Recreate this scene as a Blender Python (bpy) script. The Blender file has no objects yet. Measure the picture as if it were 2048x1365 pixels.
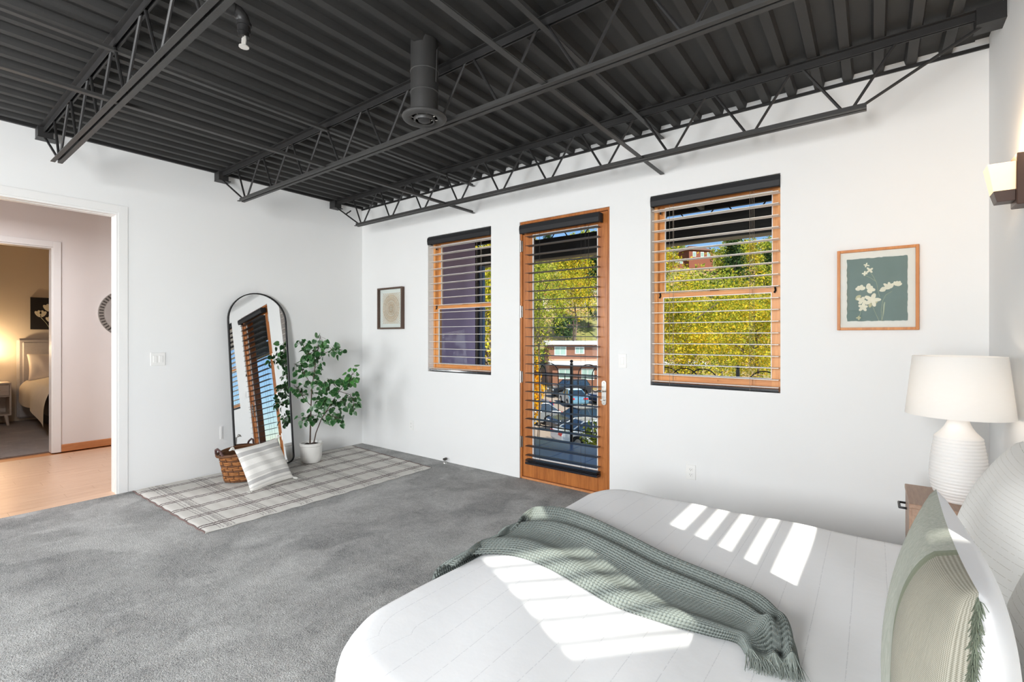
import bpy, math, random
import numpy as np
from mathutils import Matrix, Vector
random.seed(7)
RNG = np.random.default_rng(7)
S = bpy.context.scene
COL = S.collection
PI = math.pi

# ---------------------------------------------------------------- camera
CAM = (5.359, -3.827, 1.4)
FPX, YAW, HZ = 957.8, math.radians(37.092), 673.566
cd = bpy.data.cameras.new('camera'); co = bpy.data.objects.new('camera', cd); COL.objects.link(co)
co.location = CAM; co.rotation_euler = (PI/2, 0, YAW)
cd.sensor_fit = 'HORIZONTAL'; cd.sensor_width = 36.0; cd.lens = 36.0*FPX/2048
cd.shift_y = (HZ-682.5)/2048; cd.clip_start = 0.05; cd.clip_end = 900
S.camera = co
# ---------------------------------------------------------------- view
S.view_settings.view_transform = 'Standard'; S.view_settings.look = 'None'
S.view_settings.exposure = 0.04; S.view_settings.gamma = 1.0; S.view_settings.use_curve_mapping = False
# ---------------------------------------------------------------- sky and sun
SUN_EL = math.radians(42); SUN_AZ = Vector((-0.885, 0.465, 0)).normalized()
w = bpy.data.worlds.new('sky'); S.world = w; w.use_nodes = True
nt = w.node_tree; nt.nodes.clear()
sk = nt.nodes.new('ShaderNodeTexSky'); sk.sky_type = 'NISHITA'; sk.sun_disc = False
sk.sun_elevation = SUN_EL; sk.sun_rotation = math.radians(118); sk.air_density = 1.0; sk.dust_density = 0.0; sk.ozone_density = 6.0
bg = nt.nodes.new('ShaderNodeBackground'); bg.inputs[1].default_value = 0.15
wo = nt.nodes.new('ShaderNodeOutputWorld')
nt.links.new(sk.outputs[0], bg.inputs[0]); nt.links.new(bg.outputs[0], wo.inputs[0])
def light(name, typ, loc, energy, color=(1,1,1), dirv=None, **kw):
    l = bpy.data.lights.new(name, typ); l.energy = energy; l.color = color
    for k, v in kw.items(): setattr(l, k, v)
    o = bpy.data.objects.new(name, l); COL.objects.link(o); o.location = loc
    if dirv is not None: o.rotation_euler = Vector(dirv).to_track_quat('-Z', 'Y').to_euler()
    return o
sd = Vector((SUN_AZ.x*math.cos(SUN_EL), SUN_AZ.y*math.cos(SUN_EL), -math.sin(SUN_EL)))
light('sun', 'SUN', (30, -20, 30), 6.6, (1.0, 0.95, 0.86), sd, angle=math.radians(0.6))
# added fill lights just inside the windows put in behind the camera
FRONT_WINDOWS = ((0.80, 1.30), (4.52, 1.00))      # centre x, width
for nm, (x, wd), e in zip(('fill_west', 'fill_east'), FRONT_WINDOWS, (84.0, 258.0)):
    light(nm, 'AREA', (x, -6.17, 1.75), e, (0.965, 0.985, 1.0), (0.55, 1, -0.22) if x < 2 else (-0.85, 1, -0.24), shape='RECTANGLE', size=wd-0.06, size_y=1.68)
# added fill light under the hall ceiling, no fixture
light('hall_fill', 'AREA', (-1.25, -3.6, 2.75), 54.0, (0.98, 0.97, 1.0), (0, 0, -1), shape='DISK', size=0.6)

# ---------------------------------------------------------------- helpers
def lin(c): return c/12.92 if c <= 0.04045 else ((c+0.055)/1.055)**2.4
def rgb(r, g, b): return (lin(r/255), lin(g/255), lin(b/255), 1.0)
def mul(c, k): return (min(c[0]*k, 1), min(c[1]*k, 1), min(c[2]*k, 1), 1.0)
class NB:
    def __init__(s, name):
        s.m = bpy.data.materials.new(name); s.m.use_nodes = True
        s.t = s.m.node_tree; s.b = s.t.nodes['Principled BSDF']; s.out = s.t.nodes['Material Output']
    def n(s, typ, **kw):
        q = s.t.nodes.new('ShaderNode'+typ)
        for k, v in kw.items():
            if isinstance(k, str) and k.startswith('i_'):
                q.inputs[k[2:].replace('_', ' ')].default_value = v
            else: setattr(q, k, v)
        return q
    def l(s, a, b): s.t.links.new(a, b)
    def math(s, op, a, b=None, clamp=False):
        q = s.n('Math', operation=op); q.use_clamp = clamp
        for i, v in enumerate((a, b)):
            if v is None: continue
            if hasattr(v, 'is_linked'): s.l(v, q.inputs[i])
            else: q.inputs[i].default_value = v
        return q.outputs[0]
    def mix(s, f, a, b):
        q = s.n('Mix', data_type='RGBA')
        for i, v in ((0, f), (6, a), (7, b)):
            if hasattr(v, 'is_linked'): s.l(v, q.inputs[i])
            else: q.inputs[i].default_value = v
        return q.outputs[2]
    def coord(s, out='Object', scale=(1, 1, 1)):
        t = s.n('TexCoord'); mp = s.n('Mapping'); mp.inputs['Scale'].default_value = scale
        s.l(t.outputs[out], mp.inputs['Vector']); return mp.outputs[0]
    def noise(s, vec, scale, detail=3, rough=0.5, dist=0.0):
        q = s.n('TexNoise'); s.l(vec, q.inputs['Vector'])
        q.inputs['Scale'].default_value = scale; q.inputs['Detail'].default_value = detail
        q.inputs['Roughness'].default_value = rough; q.inputs['Distortion'].default_value = dist
        return q.outputs['Fac']
    def ramp(s, f, stops):
        q = s.n('ValToRGB'); cr = q.color_ramp
        while len(cr.elements) > 1: cr.elements.remove(cr.elements[-1])
        cr.elements[0].position, cr.elements[0].color = stops[0]
        for p, c in stops[1:]:
            e = cr.elements.new(p); e.color = c
        s.l(f, q.inputs[0]); return q.outputs[0]
    def bump(s, h, strength, dist=0.01):
        q = s.n('Bump'); q.inputs['Strength'].default_value = strength; q.inputs['Distance'].default_value = dist
        s.l(h, q.inputs['Height']); s.l(q.outputs[0], s.b.inputs['Normal'])
M = {}
def pm(name, col, rough=0.5, metal=0.0, var=0.06, scale=6.0, bump=0.0, bscale=60.0, spec=0.5, stretch=(1, 1, 1), trans=0.0, emis=None, estr=0.0, coat=0.0, alpha=None):
    b = NB(name); v = b.coord('Object', stretch)
    f = b.noise(v, scale, 4)
    b.l(b.mix(f, mul(col, 1-var*2), mul(col, 1+var*2)), b.b.inputs['Base Color'])
    b.b.inputs['Roughness'].default_value = rough; b.b.inputs['Metallic'].default_value = metal
    b.b.inputs['Specular IOR Level'].default_value = spec
    if coat: b.b.inputs['Coat Weight'].default_value = coat
    if bump: b.bump(b.noise(v, bscale, 3), bump)
    if trans: b.b.inputs['Transmission Weight'].default_value = trans
    if emis:
        b.b.inputs['Emission Color'].default_value = emis; b.b.inputs['Emission Strength'].default_value = estr
    M[name] = b.m; return b.m
def glass_mat(name, tint=(0.96, 0.98, 0.97, 1), refl=1.0):
    b = NB(name); t = b.t; t.nodes.remove(b.b)
    tr = b.n('BsdfTransparent'); tr.inputs[0].default_value = tint
    gl = b.n('BsdfGlossy'); gl.inputs['Roughness'].default_value = 0.02
    lw = b.n('LayerWeight'); lw.inputs[0].default_value = 0.5
    nz = b.noise(b.coord(), 3.0, 1)
    fr = b.math('ADD', b.math('MULTIPLY', b.math('POWER', lw.outputs['Facing'], 5.0), 0.96), 0.04)
    fac = b.math('MULTIPLY', fr, b.math('ADD', b.math('MULTIPLY', nz, 0.04), refl))
    mx = b.n('MixShader'); b.l(fac, mx.inputs[0]); b.l(tr.outputs[0], mx.inputs[1]); b.l(gl.outputs[0], mx.inputs[2])
    b.l(mx.outputs[0], b.out.inputs[0]); M[name] = b.m; return b.m

WM = {}
def wm(o):
    return WM.get(o.name, Matrix.Identity(4)) if o is not None else Matrix.Identity(4)
def tag(o, label=None, cat=None, group=None, kind=None):
    if label: o['label'] = label
    if cat: o['category'] = cat
    if group: o['group'] = group
    if kind: o['kind'] = kind
    return o
def thing(name, label, cat, loc=(0, 0, 0), rotz=0.0, group=None):
    o = bpy.data.objects.new(name, None); COL.objects.link(o); o.empty_display_size = 0.1
    o.location = loc; o.rotation_euler = (0, 0, rotz)
    WM[o.name] = Matrix.Translation(loc) @ Matrix.Rotation(rotz, 4, 'Z')
    return tag(o, label, cat, group)
def link_mesh(name, me, parent=None):
    o = bpy.data.objects.new(name, me); COL.objects.link(o)
    if parent is not None:
        o.parent = parent; WM[o.name] = wm(parent)
    return o
class MB:
    """collects shapes given in world space (or in the parent's space with local=True) into one mesh"""
    def __init__(s): s.v = []; s.f = []; s.mi = []; s.uv = {}; s.cur = 0
    def add(s, vs, fs):
        k = len(s.v); s.v += [tuple(map(float, p)) for p in vs]
        for f in fs: s.f.append(tuple(i+k for i in f)); s.mi.append(s.cur)
        return s
    def box(s, x0, x1, y0, y1, z0, z1):
        return s.add([(x, y, z) for z in (z0, z1) for y in (y0, y1) for x in (x0, x1)],
                     [(0, 2, 3, 1), (4, 5, 7, 6), (0, 1, 5, 4), (2, 6, 7, 3), (0, 4, 6, 2), (1, 3, 7, 5)])
    def bbox(s, x0, x1, y0, y1, z0, z1, b=0.004):
        """box with chamfered vertical and horizontal edges"""
        import itertools
        b = min(b, (x1-x0)/2.01, (y1-y0)/2.01, (z1-z0)/2.01)
        vs = {}; out = []
        for sx, sy, sz in itertools.product((0, 1), repeat=3):
            X, Y, Z = (x0, x1)[sx], (y0, y1)[sy], (z0, z1)[sz]
            dx, dy, dz = (b, -b)[sx], (b, -b)[sy], (b, -b)[sz]
            vs[sx, sy, sz, 0] = len(out); out.append((X, Y+dy, Z+dz))
            vs[sx, sy, sz, 1] = len(out); out.append((X+dx, Y, Z+dz))
            vs[sx, sy, sz, 2] = len(out); out.append((X+dx, Y+dy, Z))
        fs = []
        for s0 in (0, 1):
            fs.append([vs[s0, a, c, 0] for a, c in ((0, 0), (1, 0), (1, 1), (0, 1))])
            fs.append([vs[a, s0, c, 1] for a, c in ((0, 0), (1, 0), (1, 1), (0, 1))])
            fs.append([vs[a, c, s0, 2] for a, c in ((0, 0), (1, 0), (1, 1), (0, 1))])
        for a, c in itertools.product((0, 1), repeat=2):
            fs.append([vs[a, c, 0, 0], vs[a, c, 1, 0], vs[a, c, 1, 1], vs[a, c, 0, 1]])
            fs.append([vs[a, 0, c, 0], vs[a, 1, c, 0], vs[a, 1, c, 2], vs[a, 0, c, 2]])
            fs.append([vs[0, a, c, 1], vs[1, a, c, 1], vs[1, a, c, 2], vs[0, a, c, 2]])
        for k in itertools.product((0, 1), repeat=3):
            fs.append([vs[k+(0,)], vs[k+(1,)], vs[k+(2,)]])
        return s.add(out, fs)
    def prism(s, pts, axis, a0, a1):
        """polygon in the two other axes (order x,y,z without axis), extruded along axis"""
        def P(p, a):
            return {'x': (a, p[0], p[1]), 'y': (p[0], a, p[1]), 'z': (p[0], p[1], a)}[axis]
        n = len(pts)
        return s.add([P(p, a0) for p in pts]+[P(p, a1) for p in pts],
                     [tuple(range(n))[::-1], tuple(range(n, 2*n))]+[(i, (i+1) % n, n+(i+1) % n, n+i) for i in range(n)])
    def tube(s, path, r, n=8, caps=True):
        path = [Vector(p) for p in path]; m = len(path)
        rs = r if isinstance(r, (list, tuple)) else [r]*m
        up = Vector((0, 0, 1)); vs = []; prev = None
        for i, p in enumerate(path):
            d = (path[min(i+1, m-1)]-path[max(i-1, 0)]).normalized()
            if prev is None:
                a = d.cross(up)
                if a.length < 1e-3: a = d.cross(Vector((1, 0, 0)))
                a.normalize()
            else:
                a = (prev-d*prev.dot(d)).normalized()
            prev = a; c = d.cross(a)
            for j in range(n):
                t = 2*PI*j/n; vs.append(p+(a*math.cos(t)+c*math.sin(t))*rs[i])
        fs = [(i*n+j, i*n+(j+1) % n, (i+1)*n+(j+1) % n, (i+1)*n+j) for i in range(m-1) for j in range(n)]
        if caps: fs += [tuple(range(n))[::-1], tuple((m-1)*n+j for j in range(n))]
        return s.add(vs, fs)
    def lathe(s, prof, c, n=32, sx=1.0, sy=1.0, closed=False):
        cx, cy, cz = c; m = len(prof)
        vs = [(cx+r*sx*math.cos(2*PI*j/n), cy+r*sy*math.sin(2*PI*j/n), cz+z) for r, z in prof for j in range(n)]
        fs = [(i*n+j, i*n+(j+1) % n, (i+1)*n+(j+1) % n, (i+1)*n+j) for i in range(m-1) for j in range(n)]
        if closed: fs += [((m-1)*n+j, (m-1)*n+(j+1) % n, (j+1) % n, j) for j in range(n)]
        return s.add(vs, fs)
    def grid(s, fn, nu, nv, uv=True):
        k = len(s.v)
        for j in range(nv+1):
            for i in range(nu+1): s.v.append(tuple(map(float, fn(i/nu, j/nv))))
        for j in range(nv):
            for i in range(nu):
                a = k+j*(nu+1)+i
                s.f.append((a, a+1, a+nu+2, a+nu+1)); s.mi.append(s.cur)
                if uv: s.uv[len(s.f)-1] = ((i/nu, j/nv), ((i+1)/nu, j/nv), ((i+1)/nu, (j+1)/nv), (i/nu, (j+1)/nv))
        return s
    def mesh(s, name, mats, parent=None, local=False, smooth=False):
        me = bpy.data.meshes.new(name)
        vs = s.v
        if parent is not None and not local:
            inv = wm(parent).inverted(); vs = [tuple(inv @ Vector(p)) for p in vs]
        me.from_pydata(vs, [], s.f)
        for m in (mats if isinstance(mats, (list, tuple)) else [mats]): me.materials.append(m if not isinstance(m, str) else M[m])
        if any(s.mi): me.polygons.foreach_set('material_index', s.mi)
        if s.uv:
            ul = me.uv_layers.new(name='UVMap')
            for p in me.polygons:
                q = s.uv.get(p.index)
                if q:
                    for li, c in zip(p.loop_indices, q): ul.data[li].uv = c
        if smooth: me.polygons.foreach_set('use_smooth', [True]*len(me.polygons))
        me.update(); return me
    def build(s, name, mats, parent=None, local=False, smooth=False, bevel=0.0):
        o = link_mesh(name, s.mesh(name, mats, parent, local, smooth), parent)
        if bevel:
            md = o.modifiers.new('bevel', 'BEVEL'); md.width = bevel; md.segments = 2; md.limit_method = 'ANGLE'
        if smooth:
            try: o.data.set_sharp_from_angle(angle=math.radians(40))
            except Exception: pass
        return o
def struct(name, mb, mat, label, parent=None, **kw):
    o = mb.build(name, mat, parent, **kw)
    if parent is None: tag(o, label, None, None, 'structure')
    return o
def st_thing(name, label, loc=(0, 0, 0)):
    o = thing(name, label, None, loc); o['kind'] = 'structure'; return o
def dup(o, parent=None):
    c = o.copy(); COL.objects.link(c); c.parent = parent
    return c
def copy_tree(o, loc, rotz=None, label=None):
    c = o.copy(); COL.objects.link(c); c.location = loc
    if rotz is not None: c.rotation_euler = (0, 0, rotz)
    if label: c['label'] = label
    for ch in list(o.children):
        d = dup(ch, c)
        for g in list(ch.children): dup(g, d)
    return c
CF = Vector((-math.sin(YAW), math.cos(YAW), 0)); CR = Vector((math.cos(YAW), math.sin(YAW), 0)); CV = Vector(CAM)
def far(u, depth, z):
    """a point out of doors, `depth` metres out, in the direction of photo column u, at height z"""
    p = CV+CR*((u-1024)/FPX*depth)+CF*depth; return Vector((p.x, p.y, z))
def seen(u, v, depth):
    p = CV+CR*((u-1024)/FPX*depth)+CF*depth; return Vector((p.x, p.y, CAM[2]+(HZ-v)/FPX*depth))
# ---------------------------------------------------------------- materials
def wood(name, c1, c2, axis=2, rough=0.4, scale=1.0, coat=0.0):
    b = NB(name); st = [9*scale]*3; st[axis] = 0.7*scale
    v = b.coord('Object', tuple(st)); f = b.noise(v, 3.0, 6, 0.6, 0.6); g = b.noise(v, 14.0, 4, 0.6, 0.2)
    h = b.math('ADD', b.math('MULTIPLY', f, 0.65), b.math('MULTIPLY', g, 0.35))
    b.l(b.ramp(h, [(0.32, c1), (0.66, c2)]), b.b.inputs['Base Color'])
    b.b.inputs['Roughness'].default_value = rough
    if coat: b.b.inputs['Coat Weight'].default_value = coat; b.b.inputs['Coat Roughness'].default_value = 0.25
    b.bump(h, 0.12, 0.002); M[name] = b.m
pm('wall_white', rgb(237, 237, 236), 0.85, var=0.012, scale=1.6, bump=0.10, bscale=9, spec=0.2)
pm('trim_white', rgb(238, 237, 235), 0.4, var=0.01, scale=3)
pm('hall_white', rgb(236, 231, 228), 0.8, var=0.015, scale=1.5, bump=0.08, bscale=9, spec=0.2)
pm('deck_black', rgb(45, 44, 43), 0.62, var=0.10, scale=4, bump=0.05, bscale=90)
pm('steel_black', rgb(38, 37, 37), 0.5, var=0.12, scale=9, bump=0.06, bscale=120)
pm('steel_grey', rgb(56, 55, 54), 0.5, var=0.12, scale=9, bump=0.06, bscale=120)
wood('door_wood', rgb(146, 80, 33), rgb(196, 122, 60), 2, 0.38, coat=0.15)
wood('window_wood', rgb(206, 132, 66), rgb(236, 172, 106), 2, 0.42)
wood('window_wood_x', rgb(200, 124, 60), rgb(232, 164, 98), 0, 0.42)
wood('oak', rgb(186, 118, 70), rgb(214, 150, 100), 1, 0.4)
wood('frame_oak', rgb(178, 106, 46), rgb(214, 142, 74), 2, 0.45)
wood('frame_walnut', rgb(64, 46, 36), rgb(98, 74, 60), 2, 0.5)
wood('night_wood', rgb(146, 116, 98), rgb(178, 148, 126), 1, 0.45)
wood('pale_wood', rgb(186, 170, 156), rgb(206, 192, 178), 1, 0.5)
pm('valance_black', rgb(24, 24, 27), 0.6, var=0.05)
pm('rail_gloss', rgb(30, 32, 40), 0.18, var=0.05, spec=0.8)
pm('slat_lit', rgb(247, 243, 236), 0.35, var=0.02)  # pale copy of the slat material, room light put into the colour
pm('slat_dark', rgb(30, 29, 34), 0.4, var=0.05, spec=0.7)
pm('cord', rgb(150, 140, 128), 0.8, var=0.05)
pm('cord_dark', rgb(50, 46, 44), 0.8, var=0.05)
pm('hardware_black', rgb(30, 28, 28), 0.4, metal=0.6)
pm('nickel', rgb(196, 194, 190), 0.28, metal=1.0, var=0.04)
pm('chrome', rgb(225, 222, 216), 0.15, metal=1.0, var=0.03)
pm('plastic_white', rgb(240, 239, 236), 0.35, var=0.01)
pm('slot_dark', rgb(70, 66, 62), 0.6)
pm('art_paper', rgb(236, 233, 226), 0.8, var=0.015, scale=20)
pm('art_mat', rgb(228, 231, 226), 0.85, var=0.01)
pm('straw', rgb(206, 184, 158), 0.7, var=0.14, scale=40)
pm('print_teal', rgb(116, 134, 130), 0.75, var=0.06, scale=12)
pm('petal', rgb(232, 226, 206), 0.8, var=0.06, scale=30)
pm('petal_dim', rgb(196, 192, 158), 0.8, var=0.08, scale=30)
pm('stem_pale', rgb(176, 184, 162), 0.8, var=0.06)
pm('ceramic_white', rgb(236, 233, 230), 0.55, var=0.015, scale=10)
pm('pot_white', rgb(224, 222, 217), 0.7, var=0.02, scale=14, bump=0.05, bscale=60)
pm('soil', rgb(50, 40, 34), 0.95, var=0.3, scale=60, bump=0.6, bscale=60)
pm('bark', rgb(74, 58, 48), 0.8, var=0.2, scale=40, bump=0.3, bscale=80)
pm('leaf_green', rgb(36, 80, 38), 0.38, var=0.22, scale=3)
pm('leaf_green_pale', rgb(70, 128, 58), 0.38, var=0.2, scale=3)
pm('leaf_rim', rgb(92, 134, 78), 0.45, var=0.1, scale=3)
pm('mirror_frame', rgb(26, 25, 27), 0.35, metal=0.5)
pm('sconce_brown', rgb(74, 52, 42), 0.4, var=0.15, scale=6)
pm('bed_grey', rgb(150, 146, 142), 0.9, var=0.05, bump=0.2)
pm('linen_white', rgb(246, 246, 246), 0.9, var=0.01, scale=5, bump=0.06, bscale=30, spec=0.15)
pm('tassel_white', rgb(226, 224, 218), 0.9, var=0.05, scale=30)
pm('fringe_sage', rgb(104, 112, 96), 0.95, var=0.2, scale=40)
pm('throw_sage', rgb(130, 137, 133), 0.95, var=0.08, scale=14, bump=0.25, bscale=260, spec=0.1)
pm('throw_fringe', rgb(150, 158, 152), 0.95, var=0.1, scale=30)
glass_mat('pane', (0.96, 0.975, 0.97, 1), 0.10); glass_mat('art_glass', (0.98, 0.99, 0.99, 1), 0.7)
b = NB('mirror_glass'); v = b.coord(); b.l(b.mix(b.noise(v, 2, 1), (0.80, 0.81, 0.81, 1), (0.83, 0.84, 0.84, 1)), b.b.inputs['Base Color'])
b.b.inputs['Metallic'].default_value = 1.0; b.b.inputs['Roughness'].default_value = 0.01; M['mirror_glass'] = b.m
# carpet: grey cut pile with vacuum and foot marks
def carpet(name, dark, light_):
    b = NB(name); v = b.coord('Object')
    vo = b.n('TexVoronoi', feature='SMOOTH_F1'); vo.inputs['Smoothness'].default_value = 0.30; wv = b.noise(v, 1.1, 3, 0.6, 0.8)
    mp = b.n('Mapping'); mp.inputs['Scale'].default_value = (2.0, 1.15, 1); mp.inputs['Rotation'].default_value = (0, 0, 0.55); b.l(v, mp.inputs['Vector'])
    ad = b.n('VectorMath', operation='ADD'); b.l(mp.outputs[0], ad.inputs[0])
    nv = b.n('TexNoise'); nv.inputs['Scale'].default_value = 1.7; nv.inputs['Detail'].default_value = 4; b.l(v, nv.inputs['Vector'])
    b.l(nv.outputs['Color'], ad.inputs[1]); b.l(ad.outputs[0], vo.inputs['Vector']); vo.inputs['Scale'].default_value = 1.9
    sep = b.n('SeparateColor'); b.l(vo.outputs['Color'], sep.inputs[0])
    cloud = b.noise(v, 3.0, 6, 0.72, 0.5); mid = b.noise(v, 30, 4, 0.7); fine = b.noise(v, 130, 2, 0.8)
    def dev(f, k): return b.math('MULTIPLY', b.math('SUBTRACT', f, 0.5), k)
    patch = b.math('ADD', dev(sep.outputs[0], 0.27), dev(cloud, 0.85))
    h = b.math('ADD', b.math('ADD', patch, 0.5), b.math('ADD', dev(mid, 0.55), dev(fine, 1.35)))
    b.l(b.ramp(h, [(0.08, dark), (0.92, light_)]), b.b.inputs['Base Color'])
    b.b.inputs['Roughness'].default_value = 0.95; b.b.inputs['Specular IOR Level'].default_value = 0.1
    b.b.inputs['Sheen Weight'].default_value = 0.45; b.b.inputs['Sheen Roughness'].default_value = 0.5
    b.bump(b.math('ADD', fine, b.math('MULTIPLY', mid, 0.6)), 1.0, 0.02); M[name] = b.m
carpet('carpet', rgb(70, 70, 70), rgb(226, 225, 222))
carpet('carpet_brown', rgb(84, 70, 62), rgb(160, 138, 124))

# ---------------------------------------------------------------- shell of the room
W, H, FRONT = 5.883, 3.066, -6.2
WIN1 = (1.25, 2.193, 1.0, 2.548); WIN2 = (3.893, 4.833, 1.0, 2.552); DOOR = (2.559, 3.527, 0.0, 2.531)
struct('floor', MB().box(-0.0, W, FRONT, 0.0, -0.12, 0.0), 'carpet', 'grey cut pile carpet covering the whole bedroom floor')
T = 0.2
m = MB()
xs = [0.0-0.15]
for a in (WIN1, DOOR, WIN2):
    m.box(xs[-1], a[0], 0, T, 0, 3.2); xs.append(a[1])
    m.box(a[0], a[1], 0, T, a[3], 3.2)
    if a[2] > 0: m.box(a[0], a[1], 0, T, 0, a[2])
m.box(xs[-1], W+0.2, 0, T, 0, 3.2)
struct('wall_back', m, 'wall_white', 'white plaster wall with two windows and a glazed door')
DY0, DY1, DZ = -2.54, -3.48, 2.50
m = MB(); m.box(-0.15, 0, DY0, 0, 0, 3.2).box(-0.15, 0, FRONT, DY1, 0, 3.2).box(-0.15, 0, DY1, DY0, DZ, 3.2)
struct('wall_left', m, 'wall_white', 'white plaster wall with the doorway to the hall')
# right wall with two small high windows beside the camera that let the sun onto the bed
SA = (-2.215, -1.26, 1.22, 2.02); SB = (-3.35, -2.745, 1.30, 2.72)
m = MB(); X0, X1 = W, W+0.2
m.box(X0, X1, SA[1], 0, 0, 3.2).box(X0, X1, SA[0], SA[1], 0, SA[2]).box(X0, X1, SA[0], SA[1], SA[3], 3.2)
m.box(X0, X1, SB[1], SA[0], 0, 3.2).box(X0, X1, SB[0], SB[1], 0, SB[2]).box(X0, X1, SB[0], SB[1], SB[3], 3.2).box(X0, X1, FRONT, SB[0], 0, 3.2)
struct('wall_right', m, 'wall_white', 'white plaster wall behind the bed with a wall sconce')
m = MB(); fx = [0.0-0.15]
for x, wd in FRONT_WINDOWS:
    h_ = wd/2; m.box(fx[-1], x-h_, FRONT-0.2, FRONT, 0, 3.2).box(x-h_, x+h_, FRONT-0.2, FRONT, 0, 0.88).box(x-h_, x+h_, FRONT-0.2, FRONT, 2.62, 3.2); fx.append(x+h_)
m.box(fx[-1], W+0.2, FRONT-0.2, FRONT, 0, 3.2)
struct('wall_front', m, 'wall_white', 'white plaster wall behind the camera with two added windows')

# ceiling: painted steel deck, every flute its own piece
PITCH = 0.159
ceil_root = struct('ceiling', MB().box(-0.1, W+0.1, FRONT, 0.02, 3.115, 3.2), 'deck_black', 'black painted corrugated steel roof deck')
prof = [(-0.0235, 0), (0.0235, 0), (0.034, 0.040), (0.125, 0.040), (0.125, 0.045), (0.030, 0.045), (0.0195, 0.005), (-0.0195, 0.005), (-0.030, 0.045), (-0.034, 0.045), (-0.034, 0.040)]
base = MB().prism(prof, 'y', FRONT, -0.001).build('deck_flute', 'deck_black', ceil_root, local=True)
base.location = (5.699, 0, H)
for k in range(-1, 36):
    if k == 0: continue
    c = base.copy(); COL.objects.link(c); c.location = (5.699-PITCH*k, 0, H)
    if c.location.x < 0.03 or c.location.x > W-0.03: COL.objects.unlink(c); bpy.data.objects.remove(c)
struct('trim_1', MB().box(0.0, W, -0.012, -0.0005, 3.049, 3.07), 'steel_black', 'black steel angle along the top of the window wall')
struct('trim_2', MB().box(0.0005, 0.028, FRONT, -0.001, 3.064, 3.1145), 'steel_black', 'black strip where the deck meets the left wall')

# steel bar joists
def make_joist(y, label):
    r = thing('steel_joist', label, 'joist', (0, y, 2.70), 0, 'open web steel joists under the deck')
    def L(p): return (p[0], p[1], p[2]-2.70)
    m = MB()
    for s in (-1, 1):
        m.box(0.0, W, min(s*0.007, s*0.012), max(s*0.007, s*0.012), 0.322, 0.3655).box(0.0, W, min(s*0.012, s*0.036), max(s*0.012, s*0.036), 0.361, 0.3655)
    m.build('top_chord', 'steel_black', r, local=True)
    m = MB()
    for s in (-1, 1):
        m.box(0.485, 5.325, min(s*0.007, s*0.012), max(s*0.007, s*0.012), 0.0, 0.034).box(0.485, 5.325, min(s*0.012, s*0.033), max(s*0.012, s*0.033), 0.0, 0.005)
    m.build('bottom_chord', 'steel_grey', r, local=True)
    for x0, x1 in ((0.0, 0.11), (W-0.11, W)):
        MB().box(x0, x1, -0.045, 0.045, 0.285, 0.366).box(x0, x1, -0.047, 0.068, 0.279, 0.286).build('bearing_seat', 'steel_black', r, local=True)
    xb = [0.60+0.515*k for k in range(10)]; xt = [0.39+0.51*k for k in range(11)]
    zt, zb = 0.335, 0.018
    rods = [((0.07, zt-0.04), (0.54, zb)), ((W-0.07, zt-0.04), (5.295, zb))]
    for k in range(10):
        rods.append(((xt[k]+0.03, zt), (xb[k]-0.022, zb))); rods.append(((xt[k+1]-0.03, zt), (xb[k]+0.022, zb)))
    for a, c in rods:
        MB().tube([(a[0], 0, a[1]), (c[0], 0, c[1])], 0.0085, 7).build('web_rod', 'steel_black', r, local=True, smooth=True)
    return r
j3 = make_joist(-0.425, 'black open web steel joist nearest the window wall')
copy_tree(j3, (0, -1.72, 2.70), None, 'black open web steel joist crossing behind the round duct')
copy_tree(j3, (0, -3.026, 2.70), None, 'black open web steel joist above the hall doorway')
for lab, x, z in (('black bridging angle low on the joists, ending above the narrow window', 1.958, 2.7065), ('black bridging angle tucked under the deck, ending above the narrow window', 1.958, 2.992),
                  ('black bridging angle low on the joists, ending above the wide window', 3.982, 2.7065), ('black bridging angle tucked under the deck, ending above the wide window', 3.982, 2.992)):
    o = MB().prism([(x, z), (x+0.032, z), (x+0.032, z+0.005), (x+0.005, z+0.005), (x+0.005, z+0.030), (x, z+0.030)], 'y', FRONT+0.01, -0.02).build('bridging_bar', 'steel_grey')
    tag(o, lab, 'steel bar', 'bridging bars between the joists')
o = MB().tube([(0.27, -0.425, 2.875), (0.275, -0.40, 2.90), (0.268, -0.375, 2.915), (0.272, -0.355, 2.935)], 0.008, 6).build('steel_hook', 'steel_black', smooth=True)
tag(o, 'small bent black hook on the end rod of the joist by the corner', 'hook')

# round duct with diffuser
dx, dy = 3.287, -1.925
t = thing('air_duct', 'black vertical round air duct with a louvred diffuser hanging from the deck', 'air duct', (dx, dy, 2.65))
MB().lathe([(0.079, 0.02), (0.079, 0.45)], (0, 0, 0), 40).build('duct_pipe', 'deck_black', t, local=True, smooth=True)
for z in (0.155, 0.275):
    MB().lathe([(0.079, z-0.004), (0.0825, z), (0.079, z+0.004)], (0, 0, 0), 40).build('seam_ring', 'steel_grey', t, local=True, smooth=True)
MB().lathe([(0.074, 0.012), (0.080, 0.004), (0.105, -0.002), (0.122, 0.004), (0.128, 0.014), (0.125, 0.022), (0.100, 0.028), (0.080, 0.035)], (0, 0, 0), 48).build('diffuser_ring', 'steel_grey', t, local=True, smooth=True)
MB().lathe([(0.050, -0.004), (0.056, -0.008), (0.062, 0.004), (0.060, 0.016)], (0, 0, 0), 40).build('diffuser_cone', 'steel_grey', t, local=True, smooth=True)
MB().lathe([(0.0, -0.012), (0.024, -0.011), (0.036, -0.004), (0.040, 0.006), (0.030, 0.02), (0.0, 0.03)], (0, 0, 0), 32).build('diffuser_centre', 'steel_black', t, local=True, smooth=True)
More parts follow.
